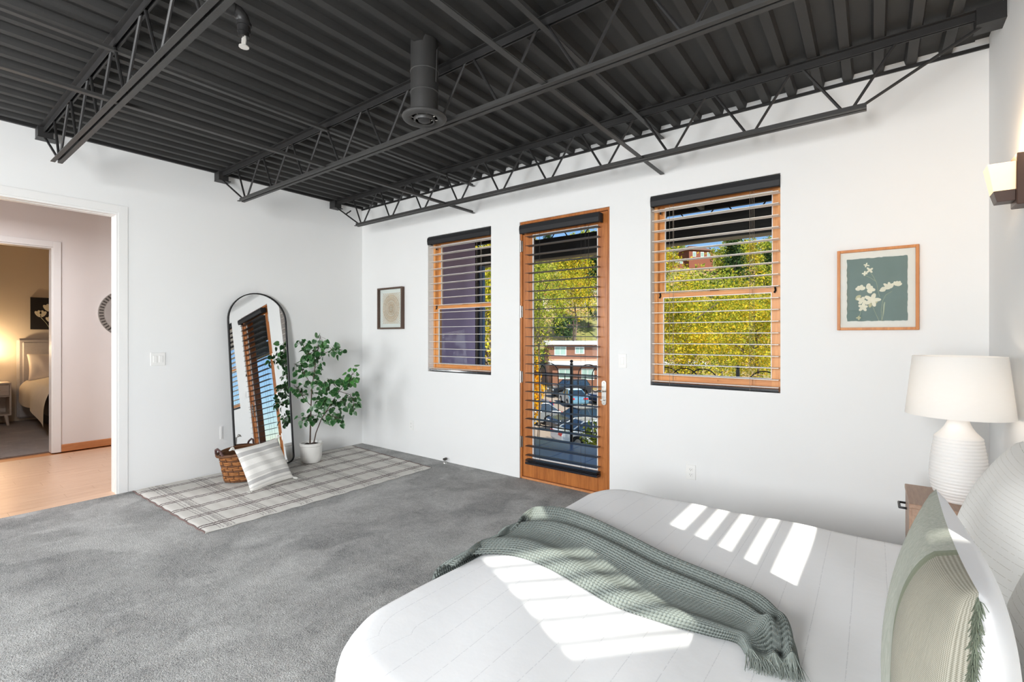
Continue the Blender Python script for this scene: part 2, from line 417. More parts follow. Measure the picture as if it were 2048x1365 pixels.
for k in range(8):
    a = 2*PI*k/8+0.2
    MB().tube([(0.036*math.cos(a), 0.036*math.sin(a), 0.004), (0.079*math.cos(a), 0.079*math.sin(a), 0.012)], 0.0035, 5).build('vane', 'chrome', t, local=True)
MB().tube([(0.084, 0.01, 0.20), (0.090, 0.012, 0.38), (0.07, 0.05, 0.425), (0.0, 0.083, 0.43), (-0.05, 0.07, 0.432)], 0.0035, 6).build('wire', 'steel_grey', t, local=True, smooth=True)

# sprinkler
sx, sy, sz = 3.018, -2.807, 2.90
t = thing('fire_sprinkler', 'black pipe elbow with a small chrome fire sprinkler head', 'sprinkler', (sx, sy, sz))
MB().tube([(0, -1.2, 0), (0, -0.06, 0)], 0.023, 12).build('pipe', 'steel_grey', t, local=True, smooth=True)
MB().tube([(0, -0.075, 0), (0, -0.045, 0)], 0.032, 16).tube([(0, -0.05, 0), (0, -0.02, -0.003), (0, 0.0, -0.02), (0, 0.006, -0.045)], 0.029, 16).tube([(0, 0.006, -0.04), (0, 0.006, -0.056)], 0.033, 16).build('elbow', 'steel_black', t, local=True, smooth=True)
MB().tube([(0, 0.006, -0.056), (0, 0.006, -0.085)], 0.028, 12).tube([(0, 0.006, -0.085), (0, 0.006, -0.105)], 0.023, 12).build('reducer', 'steel_black', t, local=True, smooth=True)
m = MB()
for s in (-1, 1): m.tube([(s*0.013, 0.006, -0.103), (s*0.016, 0.006, -0.125), (s*0.008, 0.006, -0.148)], 0.0045, 6)
m.tube([(0, 0.006, -0.10), (0, 0.006, -0.145)], 0.006, 6).lathe([(0.0, -0.153), (0.022, -0.152), (0.022, -0.148), (0.0, -0.146)], (0, 0.006, 0), 14)
m.build('sprinkler_head', pm('sprinkler_chrome', rgb(236, 232, 226), 0.4, metal=0.35), t, local=True, smooth=True)
# ---------------------------------------------------------------- windows of the window wall
def make_window(n, o4, label):
    x0, x1, z0, z1 = o4; r = st_thing('window_%d' % n, label, ((x0+x1)/2, 0.1, z0))
    yf = 0.087
    m = MB(); g = 0.001
    m.box(x0+g, x0+0.028, yf, 0.19, z0+g, z1-g).box(x1-0.028, x1-g, yf, 0.19, z0+g, z1-g)
    m.build('jamb', 'window_wood', r)
    MB().box(x0+0.028, x1-0.028, yf, 0.19, z1-0.03, z1-g).build('head', 'window_wood_x', r)
    MB().box(x0+0.028, x1-0.028, yf-0.012, 0.19, z0+g, z0+0.030).build('sill', 'window_wood_x', r)
    zm = 1.735
    # lower sash, inner track; upper sash, outer track
    for nm, ya, yb, za, zb, top in (('lower_sash', 0.098, 0.132, z0+0.031, zm+0.022, 0.034), ('upper_sash', 0.140, 0.174, zm-0.012, z1-0.031, 0.045)):
        bot = 0.058 if nm == 'lower_sash' else 0.034; sw = 0.040
        s = MB().box(x0+0.029, x0+0.029+sw, ya, yb, za, zb).box(x1-0.029-sw, x1-0.029, ya, yb, za, zb).build(nm, 'window_wood', r)
        MB().box(x0+0.029+sw, x1-0.029-sw, ya, yb, zb-top, zb).build('top_rail', 'window_wood_x', s)
        MB().box(x0+0.029+sw, x1-0.029-sw, ya, yb, za, za+bot).build('bottom_rail', 'window_wood_x', s)
        MB().box(x0+0.029+sw, x1-0.029-sw, (ya+yb)/2-0.002, (ya+yb)/2+0.002, za+bot, zb-top).build('pane', 'pane', s)
        a, c, d, e = x0+0.029+sw, x1-0.029-sw, za+bot, zb-top
        MB().box(a, a+0.006, ya+0.002, (ya+yb)/2, d, e).box(c-0.006, c, ya+0.002, (ya+yb)/2, d, e).box(a+0.006, c-0.006, ya+0.002, (ya+yb)/2, d, d+0.006).box(a+0.006, c-0.006, ya+0.002, (ya+yb)/2, e-0.006, e).build('glazing_bead', 'trim_white', s)
        if nm == 'lower_sash':
            for xx in (x0+0.047, x1-0.047):
                MB().tube([(xx, ya-0.004, zb+0.002), (xx+0.004, ya-0.010, zb-0.022), (xx-0.004, ya-0.012, zb-0.04)], 0.007, 6).build('tilt_latch', 'hardware_black', s, smooth=True)
            MB().box((x0+x1)/2-0.03, (x0+x1)/2+0.03, ya+0.004, yb, zb, zb+0.012).build('sash_lock', 'hardware_black', s)
            MB().box((x0+x1)/2-0.03, (x0+x1)/2+0.03, ya-0.008, ya, za+0.022, za+0.034).build('sash_lift', 'window_wood_x', s)
    MB().box(x0+0.045, x0+0.058, yf-0.004, yf+0.004, z1-0.14, z1-0.105).build('screw_cover', 'hardware_black', r)
    return r
make_window(1, WIN1, 'narrow looking wooden sash window left of the glazed door')
make_window(2, WIN2, 'wide looking wooden sash window right of the glazed door')

def make_blind(x0, x1, ztop, zbot, yc, n, slat, cord, label, vx0, vx1, stack=1, ztilt=0.0):
    r = thing('venetian_blind', label, 'blind', ((x0+x1)/2, yc, zbot), 0, 'open venetian blinds on the window wall')
    vz = 0.086
    p = [(yc+0.03, ztop), (yc-0.040, ztop), (yc-0.052, ztop-0.012), (yc-0.056, ztop-vz*0.5), (yc-0.050, ztop-vz+0.006), (yc-0.044, ztop-vz), (yc-0.036, ztop-vz), (yc-0.040, ztop-vz*0.5), (yc-0.030, ztop-0.014), (yc+0.03, ztop-0.014)]
    v = MB().prism(p, 'x', vx0, vx1).build('valance', 'valance_black', r)
    for a in (vx0, vx1-0.004): MB().prism([(yc+0.03, ztop-0.014), (yc-0.030, ztop-0.014), (yc-0.040, ztop-vz*0.5), (yc-0.036, ztop-vz+0.004), (yc+0.03, ztop-vz+0.004)], 'x', a, a+0.004).build('valance_end', 'valance_black', v)
    MB().box(x0+0.01, x1-0.01, yc-0.028, yc+0.028, ztop-0.06, ztop-0.016).build('head_rail', 'valance_black', r)
    hw, th = 0.036, 0.0036
    zs = np.linspace(ztop-0.118, zbot+0.085, n)
    prof = [(yc-hw, 0.0), (yc-hw*0.5, 0.0022), (yc, 0.003), (yc+hw*0.5, 0.0022), (yc+hw, 0.0), (yc+hw, th), (yc+hw*0.5, 0.0022+th), (yc, 0.003+th), (yc-hw*0.5, 0.0022+th), (yc-hw, th)]
    cx, cz = (x0+x1)/2, 0
    me = MB().prism([(a-yc, c) for a, c in prof], 'x', -(x1-x0)/2, (x1-x0)/2).mesh('slat', slat)
    for z in zs:
        o = bpy.data.objects.new('slat', me); COL.objects.link(o); o.parent = r; o.location = (0, 0, z-zbot); o.rotation_euler = (ztilt, 0, 0)
    for k in range(stack):
        o = bpy.data.objects.new('slat', me); COL.objects.link(o); o.parent = r; o.location = (0, 0, 0.030+0.012*k)
    MB().prism([(yc-0.034, zbot+0.006), (yc-0.028, zbot), (yc+0.028, zbot), (yc+0.034, zbot+0.006), (yc+0.034, zbot+0.022), (yc-0.034, zbot+0.022)], 'x', x0, x1).build('bottom_rail', 'rail_gloss', r)
    for fx in (0.16, 0.80):
        xx = x0+(x1-x0)*fx
        for dy in (-0.0385, 0.0385):
            MB().tube([(xx, yc+dy, zbot+0.001), (xx, yc+dy, ztop-0.05)], 0.0011, 4).build('ladder_cord', cord, r)
        MB().tube([(xx+0.02, yc+0.002, zbot+0.02), (xx+0.02, yc+0.002, ztop-0.05)], 0.0011, 4).build('lift_cord', cord, r)
    return r
make_blind(WIN1[0]+0.02, WIN1[1]-0.012, 2.540, 1.006, 0.036, 17, 'slat_lit', 'cord', 'open lit-toned slat blind with black valance on the window left of the door', WIN1[0]+0.004, WIN1[1]-0.006)
make_blind(WIN2[0]+0.012, WIN2[1]-0.012, 2.546, 1.004, 0.036, 17, 'slat_lit', 'cord', 'open lit-toned slat blind with black valance on the window right of the door', WIN2[0]+0.004, WIN2[1]-0.004)
bl = make_blind(2.672, 3.437, 2.480, 0.168, -0.030, 25, 'slat_dark', 'cord_dark', 'tall dark slat blind with black valance hung on the glazed door', 2.615, 3.462, 2)
m = MB().tube([(3.365, -0.075, 2.40), (3.366, -0.078, 1.52)], 0.0016, 5).lathe([(0.0, -0.045), (0.012, -0.04), (0.006, -0.005), (0.0, 0.0)], (3.366, -0.078, 1.52), 8)
m.build('pull_cord', 'cord_dark', bl)

# ---------------------------------------------------------------- glazed door
r = st_thing('door_1', 'stained wooden door with one tall glass pane leading to the balcony', (3.04, 0.03, 0))
x0, x1, z0, z1 = DOOR; g = 0.001
m = MB().box(x0+g, x0+0.024, 0.012, 0.19, 0, z1-g).box(x1-0.020, x1-g, 0.012, 0.19, 0, z1-g); m.build('door_jamb', 'door_wood', r)
MB().box(x0+0.024, x1-0.020, 0.012, 0.19, z1-0.024, z1-g).build('door_head', 'door_wood', r)
MB().box(x0+0.024, x1-0.020, 0.004, 0.19, 0.0, 0.018).build('threshold', 'oak', r)
lx0, lx1, ly0, ly1, lz0, lz1 = 2.587, 3.502, 0.020, 0.062, 0.022, 2.503
gx0, gx1, gz0, gz1 = 2.697, 3.404, 0.21, 2.395
for a, c in ((lx0, gx0), (gx1, lx1)): MB().bbox(a, c, ly0, ly1, lz0, lz1, 0.003).build('stile', 'door_wood', r)
for a, c in ((lz0, gz0), (gz1, lz1)): MB().bbox(gx0, gx1, ly0+0.001, ly1, a, c, 0.002).build('rail', 'door_wood', r)
MB().box(gx0, gx1, 0.038, 0.044, gz0, gz1).build('pane', 'pane', r)
m = MB().box(gx0, gx0+0.010, 0.026, 0.038, gz0, gz1).box(gx1-0.010, gx1, 0.026, 0.038, gz0, gz1).box(gx0+0.01, gx1-0.01, 0.026, 0.038, gz0, gz0+0.01).box(gx0+0.01, gx1-0.01, 0.026, 0.038, gz1-0.01, gz1)
m.build('glazing_bead', 'trim_white', r)
for za, zb in ((2.235, 2.35), (1.585, 1.705), (0.943, 1.06), (0.305, 0.418)):
    MB().tube([(x0+0.012, 0.004, za), (x0+0.012, 0.004, zb)], 0.0085, 8).box(x0+0.001, x0+0.030, 0.0115, 0.0145, za+0.005, zb-0.005).build('hinge', 'nickel', r, smooth=True)
hx = 3.468
pl = [(hx+0.022*math.cos(a), 0.905+(0.085 if math.sin(a) >= 0 else -0.085)+0.022*math.sin(a)) for a in [2*PI*k/24 for k in range(24)]]
hp = MB().prism(pl, 'y', 0.010, 0.0195).build('handle_plate', 'nickel', r)
MB().tube([(hx, 0.012, 0.925), (hx, -0.035, 0.925)], 0.011, 10).tube([(hx, -0.034, 0.925), (hx-0.03, -0.040, 0.922), (hx-0.06, -0.040, 0.914), (hx-0.085, -0.038, 0.922)], [0.010, 0.0085, 0.007, 0.006], 8).build('lever', 'chrome', hp, smooth=True)
MB().tube([(hx, 0.012, 0.845), (hx, -0.012, 0.845)], 0.007, 8).box(hx-0.020, hx+0.004, -0.020, -0.012, 0.841, 0.849).build('thumb_turn', 'nickel', hp)
for zz in (0.995, 0.815): MB().tube([(hx, 0.011, zz), (hx, 0.006, zz)], 0.004, 8).build('screw', 'chrome', hp)

# ---------------------------------------------------------------- switches and outlets
def plate(name, label, cat, c, axis, hw, hh, rockers, kind):
    r = thing(name, label, cat, c)
    def bx(a0, a1, z0, z1, d0, d1):   # a along the wall, d proud of the wall
        m = MB()
        if axis == 'back': m.bbox(a0, a1, -d1, -d0, z0, z1, 0.0015)
        else: m.bbox(d0, d1, a0, a1, z0, z1, 0.0015)
        return m
    bx(-hw, hw, -hh, hh, 0.0003, 0.006).build('wall_plate', 'plastic_white', r, local=True)
    for a in rockers:
        if kind == 'switch':
            k = bx(a-0.0175, a+0.0175, -0.034, 0.034, 0.005, 0.0066).build('rocker_frame', 'trim_white', r, local=True)
            bx(a-0.0145, a+0.0145, -0.030, 0.030, 0.0066, 0.0092).build('rocker', 'plastic_white', k, local=True)
        else:
            for zc in (-0.0195, 0.0195):
                k = bx(a-0.017, a+0.017, zc-0.0145, zc+0.0145, 0.005, 0.0078).build('socket', 'plastic_white', r, local=True)
                for q, hgt in ((-0.0065, 0.0045), (0.0065, 0.0035)): bx(a+q-0.0012, a+q+0.0012, zc-hgt+0.003, zc+hgt+0.003, 0.0076, 0.0082).build('slot', 'slot_dark', k, local=True)
                bx(a-0.002, a+0.002, zc-0.010, zc-0.006, 0.0076, 0.0082).build('slot', 'slot_dark', k, local=True)
    return r
plate('light_switch', 'white double rocker switch on the left wall beside the doorway', 'light switch', (0, -2.247, 1.188), 'left', 0.058, 0.060, (-0.023, 0.023), 'switch')
plate('light_switch', 'white single rocker switch between the glazed door and the window', 'light switch', (3.648, 0, 1.192), 'back', 0.036, 0.060, (0,), 'switch')
plate('wall_outlet', 'white wall outlet low in the corner under the sunburst picture', 'outlet', (0.965, 0, 0.344), 'back', 0.036, 0.058, (0,), 'outlet')
plate('wall_outlet', 'white wall outlet under the window right of the door', 'outlet', (4.218, 0, 0.341), 'back', 0.036, 0.058, (0,), 'outlet')
t = thing('door_stop', 'small metal door stop on the carpet by the window wall', 'door stop', (1.575, -0.05, 0))
MB().lathe([(0.0, 0), (0.024, 0), (0.022, 0.006), (0.009, 0.010), (0.007, 0.035), (0.0, 0.035)], (0, 0, 0), 14).build('base', 'nickel', t, local=True, smooth=True)
MB().tube([(0, 0.02, 0.045), (0, -0.02, 0.045)], 0.014, 12).build('bumper', 'slot_dark', t, local=True, smooth=True)

# ---------------------------------------------------------------- doorway trim, hall
r = st_thing('trim_3', 'flush white casing around the doorway to the hall', (0, -3.0, 0))
for ya, yb in ((DY0, DY0+0.066), (DY1-0.066, DY1)): MB().bbox(0.0003, 0.005, ya, yb, 0, DZ+0.066, 0.001).build('casing_side', 'trim_white', r)
MB().bbox(0.0003, 0.005, DY1, DY0, DZ, DZ+0.066, 0.001).build('casing_head', 'trim_white', r)
for a, c in ((-0.15, -0.085), (-0.05, 0.0)):
    MB().box(a, c, DY0-0.016, DY0-0.0005, 0, DZ-0.001).build('jamb', 'trim_white', r)
    MB().box(a, c, DY1+0.0005, DY1+0.016, 0, DZ-0.001).build('jamb', 'trim_white', r)
    MB().box(a, c, DY1+0.016, DY0-0.016, DZ-0.018, DZ-0.001).build('head_jamb', 'trim_white', r)
MB().box(-0.083, -0.052, DY0-0.008, DY0-0.0005, 0, DZ-0.02).build('pocket_door_edge', 'hall_white', r)
MB().box(-0.075, -0.058, DY0-0.0105, DY0-0.008, 1.04, 1.13).build('strike_plate', 'nickel', r)
HX = -2.50
hf = struct('floor_hall', MB().box(HX-0.15, -0.001, -6.2, 1.2, -0.12, -0.014), 'oak', 'warm oak plank floor of the hall')
wood('plank', rgb(208, 168, 138), rgb(228, 194, 166), 1, 0.28)
pw = 0.125; px = -0.002; k = 0
while px-pw > HX:
    off = random.uniform(-1.2, 0); yy = -4.6+off; 
    while yy < -0.6:
        ln = random.uniform(0.9, 1.4)
        MB().box(px-pw+0.0008, px-0.0008, max(yy, -5.0), min(yy+ln-0.0015, -0.4), -0.014, 0.0).build('plank', 'plank', hf)
        yy += ln
    px -= pw
H2Y0, H2Y1, H2Z = -2.565, -3.42, 2.47
m = MB().box(HX-0.14, HX, H2Y0, 1.2, 0, 2.95).box(HX-0.14, HX, -6.2, H2Y1, 0, 2.95).box(HX-0.14, HX, H2Y1, H2Y0, H2Z, 2.95)
struct('wall_hall', m, 'hall_white', 'warm white hall wall with the doorway to the far bedroom')
struct('wall_hall_end', MB().box(HX, -0.15, 1.05, 1.2, 0, 2.95).box(HX, -0.15, -6.2, -6.05, 0, 2.95), 'hall_white', 'warm white walls closing both ends of the hall')
struct('ceiling_hall', MB().box(HX, -0.15, -6.2, 1.2, 2.95, 3.05), 'hall_white', 'white hall ceiling')
struct('baseboard_hall', MB().bbox(HX+0.0005, HX+0.016, H2Y0+0.073, 1.05, 0.0005, 0.09, 0.004), 'oak', 'oak baseboard along the hall wall')
r = st_thing('trim_4', 'white casing around the doorway to the far bedroom', (HX, -3.0, 0))
for ya, yb in ((H2Y0, H2Y0+0.072), (H2Y1-0.072, H2Y1)): MB().bbox(HX+0.0005, HX+0.014, ya, yb, 0, H2Z+0.072, 0.003).build('casing_side', 'trim_white', r)
MB().bbox(HX+0.0005, HX+0.014, H2Y1, H2Y0, H2Z, H2Z+0.072, 0.003).build('casing_head', 'trim_white', r)
MB().box(HX-0.139, HX+0.0, H2Y0-0.014, H2Y0-0.0005, 0, H2Z-0.001).build('jamb', 'trim_white', r)
MB().box(HX-0.139, HX+0.0, H2Y1+0.014, H2Y0-0.014, H2Z-0.014, H2Z-0.001).build('head_jamb', 'trim_white', r)
# round mirror on the hall wall
t = thing('round_mirror', 'round hall mirror with a studded silver rim', 'mirror', (HX, -1.835, 1.70))
R0 = 0.315
def ring(rr, x0, x1, n=48):
    return [(x0, rr*math.cos(2*PI*k/n), rr*math.sin(2*PI*k/n)) for k in range(n)]
m = MB(); n = 48
m.add(ring(R0, 0.002, 0)+ring(R0, 0.022, 0)+ring(R0-0.06, 0.022, 0)+ring(R0-0.06, 0.006, 0), [(a*n+k, a*n+(k+1) % n, (a+1)*n+(k+1) % n, (a+1)*n+k) for a in range(3) for k in range(n)])
m.build('rim', 'nickel', t, local=True, smooth=True)
m = MB(); m.add(ring(R0-0.06, 0.008, 0), [tuple(range(n))]); m.build('glass', 'mirror_glass', t, local=True)
sm = MB().box(0.020, 0.032, -0.0075, 0.0075, -0.021, 0.021).mesh('stud', 'slot_dark')
for k in range(48):
    a = 2*PI*k/48; o = link_mesh('stud', sm, t); o.location = (0, (R0-0.03)*math.sin(a), (R0-0.03)*math.cos(a)); o.rotation_euler = (-a, 0, 0)

# ---------------------------------------------------------------- far bedroom
FX = -5.95
struct('floor_bedroom', MB().box(FX, HX-0.14, -5.6, -0.6, -0.12, 0.004), 'carpet_brown', 'brown carpet of the far bedroom')
pm('far_wall', rgb(226, 212, 192), 0.85, var=0.012, scale=1.5, bump=0.08, bscale=9, spec=0.2)
struct('wall_far', MB().box(FX-0.1, FX, -5.6, -0.6, 0, 2.95), 'far_wall', 'cream wall of the far bedroom behind the headboard')
struct('wall_bedroom', MB().box(FX, HX-0.14, -0.6, -0.5, 0, 2.95).box(FX, HX-0.14, -5.7, -5.6, 0, 2.95), 'far_wall', 'side walls of the far bedroom')
struct('ceiling_bedroom', MB().box(FX, HX-0.14, -5.6, -0.6, 2.95, 3.05), 'far_wall', 'ceiling of the far bedroom')
pm('duvet_cream', rgb(226, 212, 190), 0.9, var=0.03, scale=6, bump=0.15, bscale=14)
pm('headboard_linen', rgb(186, 178, 172), 0.9, var=0.05, scale=40, bump=0.2, bscale=200)
pm('pillow_peach', rgb(236, 220, 202), 0.9, var=0.03, scale=8, bump=0.1, bscale=20)
t = thing('bed', 'upholstered bed of the far bedroom with a cream duvet', 'bed', (-4.9, -1.5, 0))
MB().bbox(FX+0.03, FX+0.13, -2.46, -0.70, 0.05, 1.37, 0.03).build('headboard', 'headboard_linen', t)
MB().bbox(FX+0.11, FX+0.145, -2.40, -0.76, 0.45, 1.31, 0.015).build('headboard_panel', 'headboard_linen', t)
MB().bbox(FX+0.13, -3.95, -2.30, -0.72, 0.18, 0.55, 0.04).build('mattress', 'bed_grey', t)
MB().box(FX+0.2, -4.0, -2.22, -0.8, 0.02, 0.18).build('bed_base', 'slot_dark', t)
def far_duvet(u, v):
    x = FX+0.22+u*1.95; D = 0.26+0.30*u+0.05*math.sin(u*8)
    if v < 0.4:                                  # hanging side
        k = 1-v/0.4; y = -2.36-0.09*math.sin(min(1.0, k*1.6)*PI/2)-0.025*math.sin(u*13)*k; z = 0.68-D*k**1.25
    else:
        s = (v-0.4)/0.6; y = -2.36+s*1.62; z = 0.68+0.025*math.sin(s*9+u*3)*min(1, s*8)+0.03*min(1, s*6)
    return (x, y, max(z, 0.06))
MB().grid(far_duvet, 40, 50).build('duvet', 'duvet_cream', t, smooth=True)
def pillow_obj(parent, c, w_, h_, th, mats, rot, name='pillow', names=('cover_front', 'cover_back'), n=28, pinch=0.08, single=False, pw_=0.42):
    """cushion standing in its own x/z plane, thickness along local -y(front)/+y(back); rot is a Matrix"""
    def side(s):
        def f(u, v):
            a, b2 = 2*u-1, 2*v-1
            a = math.copysign(abs(a)**0.85, a); b2 = math.copysign(abs(b2)**0.85, b2)
            x = a*w_/2*(1-pinch*(1-b2*b2)); z = b2*h_/2*(1-pinch*(1-a*a))
            y = -s*th/2*max(0.0, (1-a*a)*(1-b2*b2))**pw_
            y += 0.006*math.sin(a*7+b2*3)*(1-a*a)*(1-b2*b2)
            p = rot @ Vector((x, y, z)); return (p.x+c[0], p.y+c[1], p.z+c[2])
        return f
    if single:
        m = MB().grid(side(1), n, n).grid(side(-1), n, n); return m.build(name, mats[0], parent, smooth=True)
    a = MB().grid(side(1), n, n).build(names[0], mats[0], parent, smooth=True)
    c2 = MB().grid(side(-1), n, n).build(names[1], mats[1], parent, smooth=True)
    return a, c2
RZ = lambda a: Matrix.Rotation(a, 4, 'Z')
RX = lambda a: Matrix.Rotation(a, 4, 'X')
for yy, lab in ((-2.12, 'pale pillow against the far headboard, left one'), (-1.55, 'pale pillow against the far headboard, right one')):
    q = pillow_obj(None, (FX+0.34, yy, 0.90), 0.50, 0.46, 0.16, ['pillow_peach'], RZ(PI/2) @ RX(math.radians(-18)), single=True)
    tag(q, lab, 'pillow', 'pillows on the far bed')
t = thing('nightstand', 'pale wooden nightstand with splayed legs in the far bedroom', 'nightstand', (-5.6, -2.80, 0))
MB().bbox(FX+0.06, -5.47, -3.02, -2.565, 0.645, 0.675, 0.004).build('top', 'pale_wood', t)
m = MB().box(FX+0.06, -5.48, -2.585, -2.565, 0.16, 0.645).box(FX+0.06, -5.48, -3.02, -3.0, 0.16, 0.645).box(FX+0.06, FX+0.075, -3.0, -2.585, 0.16, 0.645).box(FX+0.06, -5.48, -3.0, -2.585, 0.16, 0.18).box(FX+0.06, -5.48, -3.0, -2.585, 0.455, 0.47)
m.build('body', 'pale_wood', t)
d = MB().bbox(-5.49, -5.472, -2.995, -2.59, 0.475, 0.64, 0.003).build('drawer', 'pale_wood', t)
MB().lathe([(0.0, -0.012), (0.014, -0.008), (0.018, 0), (0.014, 0.008), (0.0, 0.012)], (-5.46, -2.70, 0.565), 12).build('knob', 'chrome', d, smooth=True)
for ya in (-2.62, -2.96):
    for xa, xb in ((-5.50, -5.485), (FX+0.08, FX+0.07)): MB().tube([(xa, ya, 0.16), (xb, ya+(0.02 if ya > -2.8 else -0.02), 0.0)], [0.024, 0.016], 8).build('leg', 'pale_wood', t, smooth=True)
t = thing('table_lamp', 'small lamp glowing on the far nightstand', 'lamp', (-5.70, -2.86, 0.675))
MB().lathe([(0.06, 0.0005), (0.06, 0.015), (0.02, 0.03), (0.05, 0.12), (0.03, 0.2), (0.01, 0.24), (0.01, 0.28)], (0, 0, 0), 20).build('base', 'ceramic_white', t, local=True, smooth=True)
MB().lathe([(0.13, 0.26), (0.10, 0.46)], (0, 0, 0), 28).build('shade', 'linen_white', t, local=True, smooth=True)
light('far_lamp_bulb', 'POINT', (-5.70, -2.86, 0.675+0.52), 22.0, (1.0, 0.72, 0.42), shadow_soft_size=0.05)
# dark canvas with white tulips
t = thing('tulip_canvas', 'black canvas with white tulips above the far headboard', 'painting', (FX, -2.0, 1.79))
pm('canvas_black', rgb(34, 30, 32), 0.8)
MB().box(0.001, 0.035, -0.29, 0.29, -0.27, 0.27).build('canvas', 'canvas_black', t, local=True)
def petal_poly(cy, cz, l, wd, ang, n=10):
    out = []
    for k in range(n):
        a = 2*PI*k/n; y, z = wd*math.sin(a), l*0.5*(1+math.cos(a))
        out.append((cy+y*math.cos(ang)+z*math.sin(ang), cz-y*math.sin(ang)+z*math.cos(ang)))
    return out
m = MB()
for cy, cz, s in ((-0.17, -0.02, 1), (-0.06, 0.08, 1.1), (0.08, 0.0, 1), (-0.05, -0.10, 0.8)):
    for an in (-0.6, -0.2, 0.2, 0.6): m.prism(petal_poly(cy, cz-0.04, 0.12*s, 0.028*s, an), 'x', 0.035, 0.0365+0.0006*abs(an))
m.build('tulip_petals', 'petal', t, local=True)
m = MB()
for cy, cz in ((-0.17, -0.06), (-0.06, 0.03), (0.08, -0.04)): m.tube([(0.036, cy, cz), (0.036, cy*0.6, cz-0.1), (0.036, cy*0.3, -0.265)], 0.0035, 5)
m.build('tulip_stems', 'stem_pale', t, local=True)
# ---------------------------------------------------------------- rug
b = NB('rug_plaid'); tc = b.n('TexCoord'); sp = b.n('SeparateXYZ'); b.l(tc.outputs['UV'], sp.inputs[0])
ob = b.coord('Object')
wob = b.math('MULTIPLY', b.math('SUBTRACT', b.noise(ob, 60, 2), 0.5), 0.010)
U = b.math('ADD', sp.outputs[0], wob); V = b.math('ADD', sp.outputs[1], wob)
def band(x, c, hw):   # 1 inside |x-c|<hw
    return b.math('LESS_THAN', b.math('ABSOLUTE', b.math('SUBTRACT', x, c)), hw)
fu = b.math('FRACT', b.math('MULTIPLY', U, 6.0))
l1 = b.math('MAXIMUM', band(fu, 0.455, 0.032), band(fu, 0.60, 0.032))
fv = b.math('FRACT', b.math('MULTIPLY', V, 7.0))
l2 = b.math('MAXIMUM', b.math('MAXIMUM', band(fv, 0.34, 0.014), band(fv, 0.495, 0.016)), b.math('MAXIMUM', band(fv, 0.41, 0.012), band(fv, 0.66, 0.014)))
l2b = b.math('MAXIMUM', band(fv, 0.58, 0.012), band(fv, 0.535, 0.012))
weave = b.noise(ob, 240, 2, 0.7)
cream = b.mix(weave, rgb(196, 193, 187), rgb(228, 225, 219))
c1 = b.mix(b.math('MULTIPLY', b.math('MAXIMUM', l2, l2b), 0.6), cream, rgb(128, 122, 122))
dash = b.math('GREATER_THAN', b.noise(ob, 90, 1), 0.36)
c2 = b.mix(b.math('MULTIPLY', l1, b.math('MULTIPLY_ADD', dash, 0.4)), c1, rgb(84, 66, 66)); 
b.l(c2, b.b.inputs['Base Color']); b.b.inputs['Roughness'].default_value = 0.95; b.b.inputs['Specular IOR Level'].default_value = 0.1
b.bump(b.math('ADD', weave, b.math('MULTIPLY', l1, 0.5)), 0.6, 0.004); M['rug_plaid'] = b.m
pm('rug_edge', rgb(120, 100, 96), 0.95, var=0.15, scale=50)
rc = [(0.035, -2.445), (1.575, -2.43), (1.605, -0.29), (0.06, -0.19)]
def rugp(u, v, z=None):
    ax = [(rc[0][i]*(1-u)+rc[1][i]*u)*(1-v)+(rc[3][i]*(1-u)+rc[2][i]*u)*v for i in (0, 1)]
    wv = 0.006*math.sin(v*70+u*3) if u in (0.0, 1.0) else 0.0
    e = min(u*1.57, (1-u)*1.57, v*2.15, (1-v)*2.15)
    zz = 0.013+0.0022*math.sin(ax[0]*11+ax[1]*4)*math.sin(ax[1]*9)+0.001*math.sin(ax[1]*60)
    zz *= min(1.0, 0.35+e/0.02)
    return (max(ax[0]+wv, 0.014), ax[1]+(0.004*math.sin(u*60) if v in (0.0, 1.0) else 0), zz if z is None else z)
t = thing('plaid_rug', 'flat woven cream rug with brown and grey plaid lines under the mirror', 'rug', (0.8, -1.33, 0))
MB().grid(rugp, 70, 120).build('woven_field', 'rug_plaid', t, smooth=True)
for v in (0.0, 1.0): MB().tube([(p[0], p[1], 0.006) for p in (rugp(k/50, v) for k in range(51))], 0.0055, 6).build('bound_edge', 'rug_edge', t, smooth=True)
for u in (0.0, 1.0): MB().tube([(p[0], p[1], 0.006) for p in (rugp(u, k/100) for k in range(101))], 0.0055, 6).build('selvedge', 'rug_plaid', t, smooth=True)

# ---------------------------------------------------------------- arched floor mirror
t = thing('arched_mirror', 'tall arched floor mirror in a thin black frame leaning on the left wall', 'mirror', (0.24, -1.365, 0.016))
Lm, hw, tilt = 1.862, 0.305, math.atan2(0.215, 1.85)
def arch(hw, off=0.0, n=24):
    pts = []; rb = 0.07-off
    for k in range(7): a = PI+PI/2*k/6; pts.append((-hw+rb+rb*math.cos(a), off+rb+rb*math.sin(a)))
    for k in range(7): a = -PI/2+PI/2*k/6; pts.append((hw-rb+rb*math.cos(a), off+rb+rb*math.sin(a)))
    sp_ = Lm-0.305
    for k in range(n+1): a = PI*k/n; pts.append((hw*math.cos(a), sp_+hw*math.sin(a)))
    return pts
def lean(y, s, d):  # along the mirror, d = toward the room
    return (0.0-s*math.sin(tilt)+d*math.cos(tilt), y, s*math.cos(tilt)+d*math.sin(tilt))
o_, i_ = arch(hw), arch(hw-0.010, 0.010); n = len(o_)
m = MB(); m.add([lean(p[0], p[1], 0) for p in o_]+[lean(p[0], p[1], 0.030) for p in o_]+[lean(p[0], p[1], 0.030) for p in i_]+[lean(p[0], p[1], 0.016) for p in i_],
      [(a*n+k, a*n+(k+1) % n, (a+1)*n+(k+1) % n, (a+1)*n+k) for a in range(3) for k in range(n)]+[tuple(range(n))])
